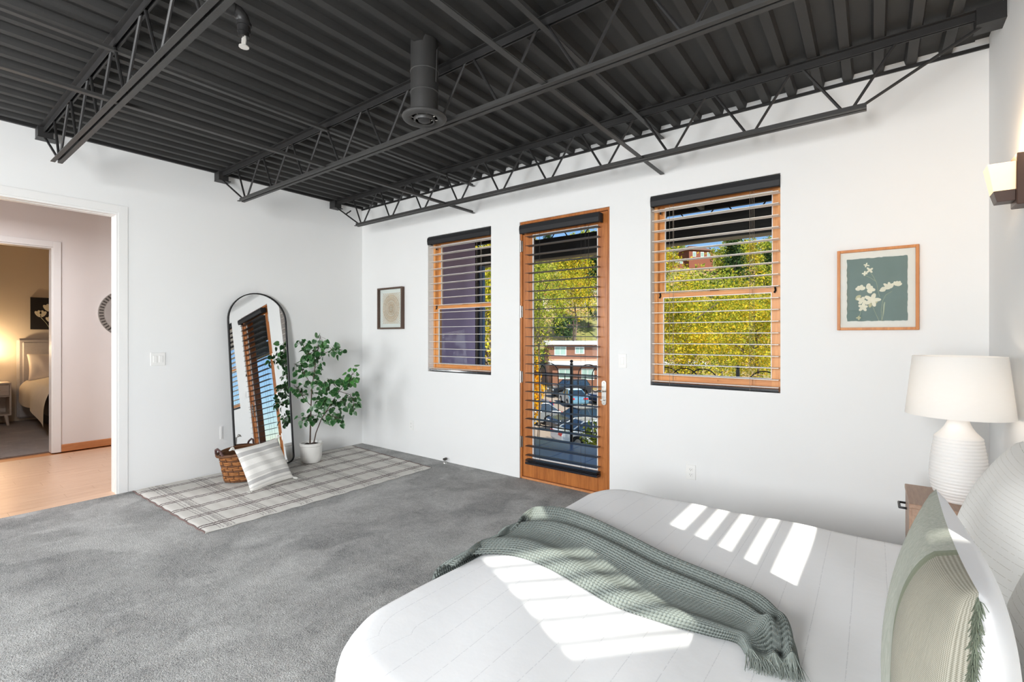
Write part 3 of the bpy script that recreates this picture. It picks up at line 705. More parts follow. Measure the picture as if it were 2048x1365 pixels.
m.build('frame', 'mirror_frame', t, local=True)
m = MB(); m.add([lean(p[0], p[1], 0.018) for p in i_], [tuple(range(n))]); m.build('mirror_pane', 'mirror_glass', t, local=True)
o = MB().box(0.0005, 0.006, -1.710, -1.690, 0.345, 0.475).build('wall_bracket', 'trim_white'); tag(o, 'thin white strip on the wall beside the mirror', 'wall strip')

# ---------------------------------------------------------------- potted plant
PX, PY = 0.400, -0.945
t = thing('potted_tree', 'small variegated ficus tree in a white pot beside the mirror', 'plant', (PX, PY, 0.016))
MB().lathe([(0.0, 0.0), (0.085, 0.0), (0.098, 0.012), (0.110, 0.06), (0.114, 0.16), (0.113, 0.18), (0.120, 0.186), (0.121, 0.214), (0.116, 0.217), (0.108, 0.214), (0.105, 0.18), (0.0, 0.178)], (0, 0, 0), 40).build('pot', 'pot_white', t, local=True, smooth=True)
m = MB(); m.grid(lambda u, v: (0.104*v*math.cos(2*PI*u), 0.104*v*math.sin(2*PI*u), 0.190+0.006*math.sin(u*40)*v+0.004*math.sin(v*17)), 24, 6); m.build('soil', 'soil', t, local=True, smooth=True)
D0 = (Vector((PX, PY, 0))-CV).dot(CF)
def pl_pt(u, v, d): return seen(u, v, D0+d)
branches = [  # photo columns/rows, depth offset, radius start/end, leafiness
 ([(620, 890, 0), (621, 850, 0), (622, 812, .01), (624, 775, .0), (630, 735, -.02), (636, 700, -.02), (641, 672, -.03)], .0085, .003, 0),
 ([(627, 890, 0), (632, 866, .0), (643, 838, -.02), (662, 808, -.05), (678, 783, -.06), (695, 763, -.07), (708, 745, -.08)], .0065, .0025, 0),
 ([(643, 838, -.02), (655, 822, .03), (668, 815, .06), (683, 800, .08), (700, 795, .1)], .004, .002, 1),
 ([(650, 832, -.02), (665, 832, -.08), (680, 838, -.12)], .003, .002, 1),
 ([(622, 812, .01), (608, 798, .06), (597, 778, .1), (586, 770, .12)], .004, .002, 1),
 ([(624, 775, 0), (612, 752, .06), (600, 736, .1), (588, 728, .12)], .004, .002, 1),
 ([(624, 775, 0), (640, 768, -.08), (650, 775, -.14)], .003, .002, 1),
 ([(630, 735, -.02), (618, 720, .05), (606, 690, .08), (602, 683, .1)], .003, .002, 1),
 ([(632, 722, -.02), (652, 706, -.02), (668, 698, -.02), (684, 702, -.02)], .003, .002, 1),
 ([(636, 700, -.02), (624, 705, -.1), (616, 712, -.14)], .003, .002, 1),
 ([(678, 783, -.06), (668, 768, -.02), (654, 757, 0)], .003, .0015, 0.4),
 ([(678, 783, -.06), (700, 790, -.02), (708, 805, 0), (704, 820, 0)], .003, .002, 1),
 ([(622, 825, 0), (612, 838, -.06), (604, 843, -.08)], .0025, .0015, 0.7),
 ([(622, 830, 0), (634, 832, .05), (640, 830, .08)], .0025, .0015, 0.7),
 ([(622, 800, 0), (636, 800, -.1), (648, 800, -.15)], .003, .002, 1),
]
# heart shaped leaf with a paler rim, 1 m long, in local x (width) / y (length)
hl = [(0, 0.06), (0.22, -0.03), (0.40, 0.10), (0.45, 0.34), (0.36, 0.62), (0.16, 0.86), (0, 1.0)]
out2 = hl+[(-x, y) for x, y in hl[-2:0:-1]]
def leaf_mesh(nm, mat, fold, size):
    m = MB(); no = len(out2)
    def z(x, y): return fold*abs(x)+0.14*y*y*-1
    inn = [(x*0.86, 0.42+(y-0.42)*0.88) for x, y in out2]
    m.v = [(x*size, y*size, z(x, y)*size) for x, y in out2]+[(x*size, y*size, z(x, y)*size) for x, y in inn]+[(0, 0.42*size, z(0, .42)*size)]
    for k in range(no):
        m.f.append((k, (k+1) % no, no+(k+1) % no, no+k)); m.mi.append(1)
        m.f.append((no+k, no+(k+1) % no, 2*no)); m.mi.append(0)
    return m.mesh(nm, [mat, 'leaf_rim'], local=True, smooth=True)
LM = [leaf_mesh('leaf', mt, fo, sz) for mt, fo, sz in (('leaf_green', .25, .064), ('leaf_green', .45, .056), ('leaf_green_pale', .2, .066), ('leaf_green', .1, .050))]
LV = []; twigs = MB()
toC = (-CF+Vector((0, 0, 0.25))).normalized()
for bi, (pts, r0, r1, lf) in enumerate(branches):
    P3 = [pl_pt(*p) for p in pts]; m = MB()
    m.tube(P3, [r0+(r1-r0)*k/(len(P3)-1) for k in range(len(P3))], 7).build('stem' if bi < 2 else 'branch', 'bark', t, smooth=True)
    nl = int((24 if bi >= 2 else 52)*(lf if lf else 1.0))
    for k in range(nl):
        s = (random.uniform(0.30, 1.02) if bi >= 2 else random.uniform(0.52 if bi == 0 else 0.40, 1.02)); s = min(s, 0.999)
        f = s*(len(P3)-1); i0 = int(f); p = P3[i0].lerp(P3[i0+1], f-i0)
        off = Vector((random.gauss(0, 1), random.gauss(0, 1), random.gauss(0, 0.8))); off = off.normalized()*random.uniform(0.02, 0.085)
        q = p+off
        if q.x < 0.20+0.0: q.x = 0.20+abs(q.x-0.20)*0.4
        twigs.tube([p, p.lerp(q, 0.6)+Vector((0, 0, 0.006)), q], 0.0011, 4, caps=False)
        ydir = (off.normalized()*0.7+Vector((random.uniform(-.4, .4), random.uniform(-.4, .4), -0.55))).normalized()
        nrm = (toC+Vector((random.gauss(0, .55), random.gauss(0, .55), random.gauss(0.25, .5)))).normalized()
        xdir = ydir.cross(nrm)
        if xdir.length < 1e-3: continue
        xdir.normalize(); nrm = xdir.cross(ydir)
        sc = random.uniform(0.75, 1.15)
        mi = 2 if (bi in (0, 1) and s > 0.82 and random.random() < .8) else random.choice((0, 0, 1, 3, 0))
        mw = Matrix((xdir, ydir, nrm)).transposed().to_4x4(); mw.translation = q
        LV.append((mi, wm(t).inverted() @ mw @ Matrix.Diagonal((sc, sc, sc, 1))))
twigs.build('petioles', 'bark', t)
t.children[-1]['kind'] = 'stuff'
random.Random(3).shuffle(LV)
for mi, mw in LV[:296]:
    o = link_mesh('leaf', LM[mi], t); o.matrix_local = mw
m = MB()            # leaves past three hundred stay joined
for mi, mw in LV[296:]:
    k0 = len(m.v)
    for vv in LM[mi].vertices: m.v.append(tuple(mw @ vv.co))
    for pp in LM[mi].polygons: m.f.append(tuple(k0+i for i in pp.vertices)); m.mi.append(pp.material_index)
if LV[296:]:
    o = m.build('leaf_mass', ['leaf_green', 'leaf_rim'], t, local=True, smooth=True); o['kind'] = 'stuff'

# ---------------------------------------------------------------- woven basket and cushion
pm('rattan', rgb(160, 104, 56), 0.6, var=0.25, scale=30)
pm('rattan_dark', rgb(104, 66, 38), 0.65, var=0.25, scale=30)
pm('handle_brown', rgb(92, 64, 62), 0.6, var=0.1, scale=20)
BX, BY = 0.475, -1.655
t = thing('wicker_basket', 'oval woven brown basket on the rug in front of the mirror', 'basket', (BX, BY, 0.017))
def bas(z): return 0.185+0.05*(z/0.27)
ns = 36
core = MB().lathe([(0.17, 0.004)]+[(bas(z)-0.012, z) for z in np.linspace(0.004, 0.275, 8)]+[(bas(z)-0.02, z) for z in np.linspace(0.275, 0.02, 6)]+[(0.0, 0.02)], (0, 0, 0), 40, 0.72, 1.05)
core.build('lining', 'rattan_dark', t, local=True, smooth=True)
for rix, z in enumerate(np.arange(0.016, 0.262, 0.0165)):
    pth = []
    for k in range(73):
        a = 2*PI*k/72; wv = 0.0055*math.copysign(1, math.sin(12*a+(rix//2 % 2)*PI))*min(1, abs(math.sin(12*a))*2.2)
        rr = bas(z)+wv-0.002; pth.append((0.72*rr*math.cos(a), 1.05*rr*math.sin(a), z+0.001*math.sin(9*a+rix)))
    MB().tube(pth, 0.0078, 6, caps=False).build('weaver', 'rattan' if rix % 3 else 'rattan_dark', t, local=True, smooth=True)
for k in range(24):
    a = 2*PI*(k+0.5)/24
    MB().tube([(0.72*(bas(z)-0.001)*math.cos(a), 1.05*(bas(z)-0.001)*math.sin(a), z) for z in (0.006, 0.09, 0.18, 0.268)], 0.0055, 5).build('stake', 'rattan_dark', t, local=True, smooth=True)
pth = [(0.72*0.238*math.cos(2*PI*k/60)*1.06, 1.05*0.238*math.sin(2*PI*k/60)*1.06, 0.272+0.012*math.cos(4*PI*k/60)) for k in range(61)]
MB().tube(pth, 0.0125, 8, caps=False).build('rim', 'rattan_dark', t, local=True, smooth=True)
for s in (-1, 1):
    MB().tube([(-0.075, s*0.25, 0.272), (-0.05, s*0.262, 0.315), (0.0, s*0.268, 0.332), (0.05, s*0.262, 0.315), (0.075, s*0.25, 0.272)], 0.010, 8).build('handle', 'handle_brown', t, local=True, smooth=True)
b = NB('cushion_stripe'); tc = b.n('TexCoord'); sp = b.n('SeparateXYZ'); b.l(tc.outputs['UV'], sp.inputs[0])
ob = b.coord('Object'); wz = b.noise(ob, 130, 2, 0.6)
V = b.math('ADD', sp.outputs[1], b.math('MULTIPLY', b.math('SUBTRACT', b.noise(ob, 6, 1), 0.5), 0.02))
def bands(lst):
    r_ = None
    for c, hw_ in lst:
        q = b.math('LESS_THAN', b.math('ABSOLUTE', b.math('SUBTRACT', V, c)), hw_); r_ = q if r_ is None else b.math('MAXIMUM', r_, q)
    return r_
g1 = bands([(0.82, 0.055), (0.22, 0.045)]); g2 = bands([(0.69, 0.045), (0.33, 0.04), (0.10, 0.02), (0.5, 0.03)])
c = b.mix(wz, rgb(222, 219, 213), rgb(240, 238, 233)); c = b.mix(b.math('MULTIPLY', g2, 0.55), c, rgb(186, 184, 180)); c = b.mix(b.math('MULTIPLY', g1, 0.75), c, rgb(160, 158, 158))
b.l(c, b.b.inputs['Base Color']); b.b.inputs['Roughness'].default_value = 0.95; b.bump(wz, 0.3, 0.003); M['cushion_stripe'] = b.m
t = thing('striped_cushion', 'grey and white striped cushion with corner tassels leaning on the basket', 'cushion', (0.74, -1.63, 0.014))
rotc = RZ(math.radians(90+4)) @ RX(math.radians(-30)) @ Matrix.Rotation(math.radians(-5), 4, 'Y')
pc = Vector((0.785, -1.635, 0.200))
pillow_obj(t, pc, 0.425, 0.425, 0.125, ['cushion_stripe', 'linen_white'], rotc, pinch=0.05)
for sx_, sz_ in ((-1, -1), (1, -1), (-1, 1), (1, 1)):
    p = pc+(rotc @ Vector((sx_*0.21, 0, sz_*0.21))); m = MB()
    for k in range(16):
        d = rotc.to_3x3() @ Vector((sx_*random.uniform(.2, 1), random.uniform(-.5, .5), sz_*random.uniform(.2, 1))); d.normalize()
        e = p+d*0.045+Vector((0, 0, -0.012)); e.z = max(e.z, 0.018); md = p+d*0.025; md.z = max(md.z, 0.02)
        m.tube([p, md, e], [0.005, 0.004, 0.003], 4)
    m.build('tassel', 'tassel_white', t, smooth=True)

# ---------------------------------------------------------------- pictures
def frame_rect(t, x0, x1, z0, z1, fw, d, mat):
    MB().bbox(x0, x0+fw, -d, -0.001, z0, z1, 0.0015).build('frame_side', mat, t); MB().bbox(x1-fw, x1, -d, -0.001, z0, z1, 0.0015).build('frame_side', mat, t)
    MB().bbox(x0+fw, x1-fw, -d, -0.001, z1-fw, z1, 0.0015).build('frame_rail', mat, t); MB().bbox(x0+fw, x1-fw, -d, -0.001, z0, z0+fw, 0.0015).build('frame_rail', mat, t)
ax0, ax1, az0, az1 = 0.375, 0.842, 1.492, 2.003
t = thing('sunburst_picture', 'small walnut framed straw sunburst picture in the corner', 'picture', ((ax0+ax1)/2, 0, az0))
frame_rect(t, ax0, ax1, az0, az1, 0.020, 0.048, 'frame_walnut')
MB().box(ax0+0.02, ax1-0.02, -0.012, -0.002, az0+0.02, az1-0.02).build('mat_board', 'art_mat', t)
acx, acz, ahw, ahh = (ax0+ax1)/2, (az0+az1)/2, 0.163, 0.190
sb = MB()
for k in range(72):
    a = 2*PI*k/72; ca, sa = math.cos(a), math.sin(a)
    rmax = min(ahw/max(abs(ca), 1e-6), ahh/max(abs(sa), 1e-6))
    r0_ = 0.035 if k % 2 == 0 else 0.10
    wd = 0.0026
    p0 = (acx+ca*r0_, acz+sa*r0_); p1 = (acx+ca*rmax, acz+sa*rmax); nx, nz = -sa, ca
    sb.prism([(p0[0]-nx*wd*.6, p0[1]-nz*wd*.6), (p1[0]-nx*wd, p1[1]-nz*wd), (p1[0]+nx*wd, p1[1]+nz*wd), (p0[0]+nx*wd*.6, p0[1]+nz*wd*.6)], 'y', -0.0155, -0.012)
sb.build('straw_rays', 'straw', t)
for rr in (0.014, 0.03, 0.05, 0.072, 0.096, 0.122, 0.148):
    m = MB(); n = 48
    for k in range(n):
        if rr > 0.07 and k % 2: pass
        a0, a1 = 2*PI*k/n, 2*PI*(k+0.78)/n
        q = [(acx+(rr+s)*math.cos(a), acz+(rr+s)*1.08*math.sin(a)) for a, s in ((a0, -.0055), (a1, -.0055), (a1, .0055), (a0, .0055))]
        m.prism(q, 'y', -0.018, -0.0155)
    m.build('straw_ring', 'straw', t)
MB().box(ax0+0.02, ax1-0.02, -0.036, -0.034, az0+0.02, az1-0.02).build('glass', 'art_glass', t)
bx0, bx1, bz0, bz1 = 5.165, 5.578, 1.441, 1.962
t = thing('botanical_picture', 'oak framed teal print of pale flowers between the window and the bed lamp', 'picture', ((bx0+bx1)/2, 0, bz0))
frame_rect(t, bx0, bx1, bz0, bz1, 0.017, 0.024, 'frame_oak')
MB().box(bx0+0.016, bx1-0.016, -0.008, -0.002, bz0+0.016, bz1-0.016).build('mat_board', 'art_paper', t)
def pb(u, v): return (bx0+0.0165+u*(bx1-bx0-0.033), bz0+0.0165+v*(bz1-bz0-0.033))
ed = []
for (a, c, nn) in (((.095, .085), (.90, .085), 26), ((.90, .085), (.90, .91), 30), ((.90, .91), (.095, .91), 26), ((.095, .91), (.095, .085), 30)):
    for k in range(nn):
        f = k/nn; p = pb(a[0]+(c[0]-a[0])*f, a[1]+(c[1]-a[1])*f); ed.append((p[0]+random.uniform(-.002, .002), p[1]+random.uniform(-.002, .002)))
MB().prism(ed, 'y', -0.0105, -0.008).build('print_sheet', 'print_teal', t)
def fl(m, u, v, pet, l, wd, a0=0, spread=2*PI):
    cx_, cz_ = pb(u, v)
    for k in range(pet):
        an = a0+spread*k/pet; q = petal_poly(cx_, cz_, l*random.uniform(.8, 1.2), wd, an); m.prism(q, 'y', -0.0122-0.0001*k, -0.0105)
m = MB()
fl(m, .44, .36, 5, .045, .012, .3); fl(m, .28, .50, 4, .034, .011, -1.2, 3); fl(m, .38, .50, 4, .036, .012, .2, 3); fl(m, .30, .36, 4, .030, .010, .5); fl(m, .32, .27, 5, .028, .009, .1)
fl(m, .68, .50, 4, .040, .009, -1.4, 2.4); fl(m, .76, .53, 4, .036, .009, -.4, 2.0); fl(m, .62, .48, 3, .03, .009, -1.6, 1.2)
fl(m, .36, .82, 4, .016, .004, .3); fl(m, .41, .75, 4, .022, .006, .9); fl(m, .34, .71, 4, .018, .005, .1); m.build('printed_petals', 'petal', t)
m = MB()
fl(m, .22, .40, 3, .026, .009, 1.2, 2); fl(m, .42, .33, 3, .034, .009, 1.6, 2.5); fl(m, .26, .13, 4, .014, .005, 0); m.build('printed_sepals', 'petal_dim', t)
m = MB()
for pts in ([(.41, .73), (.46, .66), (.50, .58), (.52, .48), (.54, .40)], [(.34, .69), (.42, .65), (.49, .60)], [(.70, .46), (.62, .42), (.58, .34), (.56, .22), (.57, .09)], [(.60, .33), (.595, .2), (.57, .09)], [(.44, .30), (.48, .2), (.53, .09)], [(.37, .77), (.40, .74)], [(.30, .30), (.28, .18), (.26, .13)]):
    m.tube([(pb(*p)[0], -0.0112, pb(*p)[1]) for p in pts], 0.0013, 4)
m.prism([pb(.59, .30), pb(.615, .33), pb(.60, .2), pb(.575, .09)], 'y', -0.0118, -0.0105); m.build('printed_stems', 'stem_pale', t)
MB().box(bx0+0.017, bx1-0.017, -0.018, -0.0165, bz0+0.017, bz1-0.017).build('glass', 'art_glass', t)
t = thing('dark_picture', 'dark framed picture on the wall behind the camera', 'picture', (4.98, FRONT, 1.3))
for o4 in ((4.92, 5.20, 1.30, 1.33), (4.92, 5.20, 1.82, 1.85), (4.92, 4.95, 1.33, 1.82), (5.17, 5.20, 1.33, 1.82)): MB().box(o4[0], o4[1], FRONT+0.001, FRONT+0.03, o4[2], o4[3]).build('frame_side', 'canvas_black', t)
MB().box(4.95, 5.17, FRONT+0.001, FRONT+0.012, 1.33, 1.82).build('print', 'print_teal', t)

# ---------------------------------------------------------------- sun windows beside the bed; unseen windows added behind the camera for fill
for n_, (x, wd) in zip((3, 4), FRONT_WINDOWS):
    r = st_thing('window_%d' % n_, 'added unseen window in the wall behind the camera, %s one' % ('left' if n_ == 4 else 'right'), (x, FRONT-0.1, 0.88)); h0, h1 = wd/2-0.001, wd/2-0.05
    m = MB().box(x-h0, x-h1, FRONT-0.16, FRONT-0.08, 0.881, 2.619).box(x+h1, x+h0, FRONT-0.16, FRONT-0.08, 0.881, 2.619).box(x-h1, x+h1, FRONT-0.16, FRONT-0.08, 0.881, 0.93).box(x-h1, x+h1, FRONT-0.16, FRONT-0.08, 2.57, 2.619)
    m.build('frame', 'window_wood', r); MB().box(x-h1, x+h1, FRONT-0.125, FRONT-0.12, 0.93, 2.57).build('pane', 'pane', r)
for n_, o4, lab in ((5, SA, 'small high window above the pillows in the wall behind the bed'), (6, SB, 'small tall window beside the camera in the wall behind the bed')):
    y0_, y1_, z0_, z1_ = o4; r = st_thing('window_%d' % n_, lab, (W+0.1, (y0_+y1_)/2, z0_))
    m = MB().box(W+0.12, W+0.17, y0_+0.001, y0_+0.02, z0_+0.001, z1_-0.001).box(W+0.12, W+0.17, y1_-0.02, y1_-0.001, z0_+0.001, z1_-0.001).box(W+0.12, W+0.17, y0_+0.02, y1_-0.02, z0_+0.001, z0_+0.02).box(W+0.12, W+0.17, y0_+0.02, y1_-0.02, z1_-0.02, z1_-0.001)
    m.build('frame', 'window_wood', r); MB().box(W+0.143, W+0.147, y0_+0.02, y1_-0.02, z0_+0.02, z1_-0.02).build('pane', 'pane', r)
r = thing('venetian_blind', 'open cream blind in the small high window above the pillows', 'blind', (W+0.06, (SA[0]+SA[1])/2, SA[2]), 0, 'open blinds in the wall behind the bed')
for z in (1.411, 1.526, 1.648, 1.77):
    MB().box(W+0.035, W+0.085, SA[0]+0.002, SA[1]-0.012, z-0.008, z+0.008).build('slat', 'slat_lit', r)
MB().box(W+0.03, W+0.09, SA[0]+0.002, SA[1]-0.012, SA[3]-0.06, SA[3]-0.002).build('head_rail', 'valance_black', r)
# unseen slats added outside the tall small window to cut the sun into stripes
t = thing('sun_stripe_slats', 'added unseen steel slats outside the small window, shaping the sun stripes', 'added slats', (7.2, -3.7, 2.85))
sdir = Vector((0.69, 0.72, 0)).normalized(); pdir = Vector((0.72, -0.69, 0)).normalized()
ac = Vector((4.50, -2.26, 0.45))-sd*((3.0-0.45)/math.sin(SUN_EL))
for off, hw_ in [(x_, 0.012) for x_ in (-0.247, -0.116, 0.012, 0.138, 0.268)]+[(-0.355-0.17, 0.17), (0.338+0.25, 0.25)]:
    cc = ac+pdir*off
    q = [cc+sdir*a*0.5+pdir*c*hw_ for a, c in ((-1, -1), (1, -1), (1, 1), (-1, 1))]
    MB().prism([(p.x, p.y) for p in q], 'z', 2.99, 3.01).build('slat', 'steel_grey', t)
for a in (-0.5, 0.5):
    cc = ac+sdir*a; q = [cc+pdir*c*0.68+sdir*e*0.02 for c, e in ((-1, -1), (1, -1), (1, 1), (-1, 1))]
    MB().prism([(p.x, p.y) for p in q], 'z', 3.01, 3.05).build('side_bar', 'steel_grey', t)
# ---------------------------------------------------------------- bed
BT = 0.45; FX0, FX1, FY0, FY1 = 3.935, 5.862, -3.05, -0.955     # comforter outline on top
t = thing('bed', 'low king bed under the white comforter', 'bed', (4.9, -2.0, 0))
MB().bbox(3.99, 5.868, -2.99, -1.01, 0.10, 0.385, 0.05).build('mattress', 'bed_grey', t)
MB().box(4.05, 5.85, -2.9, -1.1, 0.0, 0.10).build('bed_base', 'slot_dark', t)
def stitched(name, c, line_c, freq, axis, amt, dash=140.0, coord='UV'):
    b = NB(name); tc = b.n('TexCoord'); sp = b.n('SeparateXYZ'); b.l(tc.outputs[coord], sp.inputs[0]); ob = b.coord('Object')
    x = b.math('ADD', sp.outputs[axis], b.math('MULTIPLY', b.math('SUBTRACT', b.noise(ob, 5, 2), 0.5), 0.0015))
    f = b.math('FRACT', b.math('MULTIPLY', x, freq)); ln = b.math('LESS_THAN', b.math('ABSOLUTE', b.math('SUBTRACT', f, 0.5)), 0.012*max(1, freq/22))
    d = b.math('GREATER_THAN', b.noise(ob, dash, 1), 0.42)
    nz = b.noise(ob, 4, 3)
    b.l(b.mix(b.math('MULTIPLY', b.math('MULTIPLY', ln, d), amt), b.mix(nz, mul(c, .97), mul(c, 1.02)), line_c), b.b.inputs['Base Color'])
    b.b.inputs['Roughness'].default_value = 0.9; b.b.inputs['Specular IOR Level'].default_value = 0.15
    b.bump(b.math('SUBTRACT', b.noise(ob, 22, 3), b.math('MULTIPLY', ln, 0.5)), 0.10, 0.01); M[name] = b.m
stitched('comforter_white', rgb(248, 249, 250), rgb(190, 192, 196), 22, 0, 0.35)
stitched('sham_white', rgb(247, 246, 242), rgb(160, 150, 126), 36, 1, 0.6)
def comf(u, v):
    ex, ey = 0.34, 0.34; lx, ly = FX1-FX0+ex, FY1-FY0+2*ey
    a, c = u*lx-ex, v*ly-ey             # a<0 : hangs at the foot, c outside 0..ly-2ey : hangs at the sides
    R_ = 0.085
    def fold(s):                        # s>0 distance past the edge -> (out, down)
        if s <= -R_: return s, 0.0
        q = s+R_; arc = R_*PI/2
        if q < arc: return -R_+R_*math.sin(q/R_), R_*(1-math.cos(q/R_))
        return 0.0, R_+(q-arc)
    cr = 0.30                           # rounded plan corners at the foot
    ox, dx_ = fold(-a); 
    sy_ = max(-c, c-(FY1-FY0)); oy, dy_ = fold(sy_)
    x = FX0-ox; y = (FY0-oy) if -c >= c-(FY1-FY0) else (FY1+oy)
    down = max(dx_, dy_)
    # pull corners in
    kx = max(0.0, (FX0+cr-x)/cr); ky = max(0.0, (cr-min(y-FY0, FY1-y))/cr)
    rr = math.hypot(kx, ky)
    if kx > 0 and ky > 0 and max(kx, ky) > 0:
        f = max(kx, ky)/rr; x = FX0+cr-kx*cr*f; y = (FY0+cr-ky*cr*f) if y < (FY0+FY1)/2 else (FY1-cr+ky*cr*f)
    z = BT-down
    if down < 0.02: z += 0.006*math.sin(x*5+1)*math.sin(y*4)+0.003*math.sin(x*13+y*7)
    if down > 0.08: x -= 0.012*math.sin(y*14)*(1 if dx_ > 0.08 else 0)
    return (x, y, max(z, 0.03))
o = MB().grid(comf, 90, 110).build('comforter', 'comforter_white', smooth=True)
tag(o, 'white stitched comforter spread over the low bed', 'comforter')

# waffle throw: a strip across the foot of the bed, every waffle cell modelled
near = [(3.93, -2.40), (3.955, -2.30), (4.10, -2.185), (4.28, -2.18), (4.46, -2.225), (4.64, -2.275), (4.80, -2.270), (4.94, -2.250), (5.02, -2.235), (5.055, -2.275)]
farl = [(3.93, -1.84), (3.945, -1.70), (4.05, -1.615), (4.22, -1.635), (4.45, -1.715), (4.68, -1.81), (4.90, -1.87), (5.06, -1.935), (5.150, -2.09), (5.190, -2.24)]
def cr_(pts, s):
    s = max(0.0, min(0.99999, s))*(len(pts)-1); i = int(s); f = s-i
    p0, p1, p2, p3 = (np.array(pts[max(0, min(len(pts)-1, i+k))]) for k in (-1, 0, 1, 2))
    return 0.5*((2*p1)+(-p0+p2)*f+(2*p0-5*p1+4*p2-p3)*f*f+(-p0+3*p1-3*p2+p3)*f**3)
NS, NT = 118, 44          # waffle cells along / across
SUB = 4
def throw_pt(s, tt, base=False):
    if s < 0.10:          # part that hangs over the foot edge
        k = (0.10-s)/0.10; a, c = cr_(near, 0.0), cr_(farl, 0.0); p = a*(1-tt)+c*tt
        dd = k*0.30; th = min(dd/0.10, PI/2)
        x = p[0]+0.05-0.115*math.sin(th)-0.012; z = BT-0.105*(1-math.cos(th))-max(0, dd-0.157)
        lift = 0.02
    else:
        f = (s-0.10)/0.90; a, c = cr_(near, f), cr_(farl, f); p = a*(1-tt)+c*tt; x = p[0]+0.05*max(0, 1-f*8); z = BT+0.004; lift = 0.0
    y = p[1]; f = max(0.0, (s-0.10)/0.90)
    e = min(1.0, min(tt, 1-tt)/0.07)
    w1 = math.exp(-((tt-0.86)/0.10)**2)*0.052*(1-0.45*f)          # thick roll on the far side
    w2 = math.exp(-((tt-0.52-0.12*math.sin(f*3))/0.09)**2)*0.030*(0.5+0.5*math.sin(f*PI))
    w3 = math.exp(-((tt-0.20+0.10*f)/0.10)**2)*0.022*(1-0.5*f)
    w4 = 0.050*math.exp(-((f-0.90)/0.05)**2)*math.exp(-((tt-0.62)/0.35)**2)   # fold near the tail
    w5 = -0.02*math.exp(-((f-0.96)/0.02)**2)*math.exp(-((tt-0.62)/0.3)**2)
    hgt = 0.010*e+(w1+w2+w3+w4+w5)*e
    if s < 0.10: x -= (w1+w2)*0.5*e; z += (0.008)*e
    else: z += hgt
    if base: return Vector((x, y, z))
    return Vector((x, y, z))
m = MB(); nu, nv = NS*SUB, NT*SUB
P = np.zeros((nv+1, nu+1, 3))
for j in range(nv+1):
    for i in range(nu+1): P[j, i] = throw_pt(i/nu, j/nv)
du = np.gradient(P, axis=1); dv = np.gradient(P, axis=0); N = np.cross(du, dv); N /= np.linalg.norm(N, axis=2, keepdims=True)+1e-9
ii, jj = np.meshgrid(np.arange(nu+1), np.arange(nv+1))
sx2 = np.sin(PI*ii/SUB)**2; sy2 = np.sin(PI*((jj+(ii//SUB % 2)*0)/SUB))**2
disp = 0.0022-0.0105*np.clip(sx2*sy2*1.5-0.25, 0, 1)
P = P+N*disp[..., None]*np.where(N[..., 2:3] < -0.2, -1, 1)
m.v = [tuple(p) for p in P.reshape(-1, 3)]
for j in range(nv):
    for i in range(nu): a = j*(nu+1)+i; m.f.append((a, a+1, a+nu+2, a+nu+1)); m.mi.append(0)
t = thing('waffle_throw', 'sage green waffle knit throw lying across the bed with a fringed end', 'throw blanket', (4.6, -2.0, BT))
o = m.build('waffle_cloth', 'throw_sage', t, smooth=True)
fr = MB()
for k in range(220):
    tt = (k+random.random())/220; p = throw_pt(1.0, tt); d = throw_pt(1.0, tt)-throw_pt(0.985, tt); d.z = 0; d.normalize()
    d = (d+Vector((random.uniform(-.5, .3), random.uniform(-.3, .3), 0))).normalized(); ln = random.uniform(0.05, 0.085)
    p = Vector((p.x, p.y, max(p.z, BT+0.008)))
    q1 = p+d*ln*0.5; q1.z = BT+0.012+random.uniform(0, .008); q2 = p+d*ln; q2.z = BT+0.008
    fr.tube([p, q1, q2], [0.0015, 0.0013, 0.0008], 4)
fr.build('fringe', 'throw_fringe', t, smooth=True)

# pillows
sh = [(-1.68, 'white stitched square pillow against the wall nearest the bed lamp'), (-2.42, 'white stitched square pillow mostly hidden behind the sage cushion')]
for yy, lab in sh:
    o = pillow_obj(None, (5.70, yy, 0.738), 0.70, 0.60, 0.24, ['sham_white'], RZ(-PI/2) @ RX(math.radians(-17)), name='square_pillow', single=True, n=36)
    tag(o, lab, 'pillow', 'white pillows against the wall')
b = NB('sage_weave'); tc = b.n('TexCoord'); sp = b.n('SeparateXYZ'); b.l(tc.outputs['UV'], sp.inputs[0]); ob = b.coord('Object')
mpn = b.n('Mapping'); mpn.inputs['Scale'].default_value = (30, 30, 5); b.l(tc.outputs['Object'], mpn.inputs['Vector']); st_ = b.noise(mpn.outputs[0], 6, 3, 0.6)
chk = b.n('TexChecker'); mp2 = b.n('Mapping'); b.l(tc.outputs['UV'], mp2.inputs['Vector']); mp2.inputs['Rotation'].default_value = (0, 0, 0.785); b.l(mp2.outputs[0], chk.inputs['Vector']); chk.inputs['Scale'].default_value = 260
heather = b.mix(st_, rgb(138, 146, 132), rgb(200, 201, 192))
coarse = b.mix(b.math('ADD', b.math('MULTIPLY', chk.outputs['Fac'], 0.6), 0.2), rgb(184, 181, 168), b.mix(b.noise(ob, 14, 3), rgb(78, 78, 62), rgb(140, 136, 120)))
X_ = sp.outputs[0]; Y_ = sp.outputs[1]
low = b.math('GREATER_THAN', X_, 0.62)
band_ = b.math('LESS_THAN', b.math('ABSOLUTE', b.math('SUBTRACT', X_, 0.62)), 0.022)
b2 = b.math('LESS_THAN', b.math('ABSOLUTE', b.math('SUBTRACT', X_, 0.07)), 0.012)
c = b.mix(low, heather, coarse); c = b.mix(b.math('MULTIPLY', band_, .85), c, rgb(124, 132, 110)); c = b.mix(b.math('MULTIPLY', b2, .5), c, rgb(150, 154, 142))
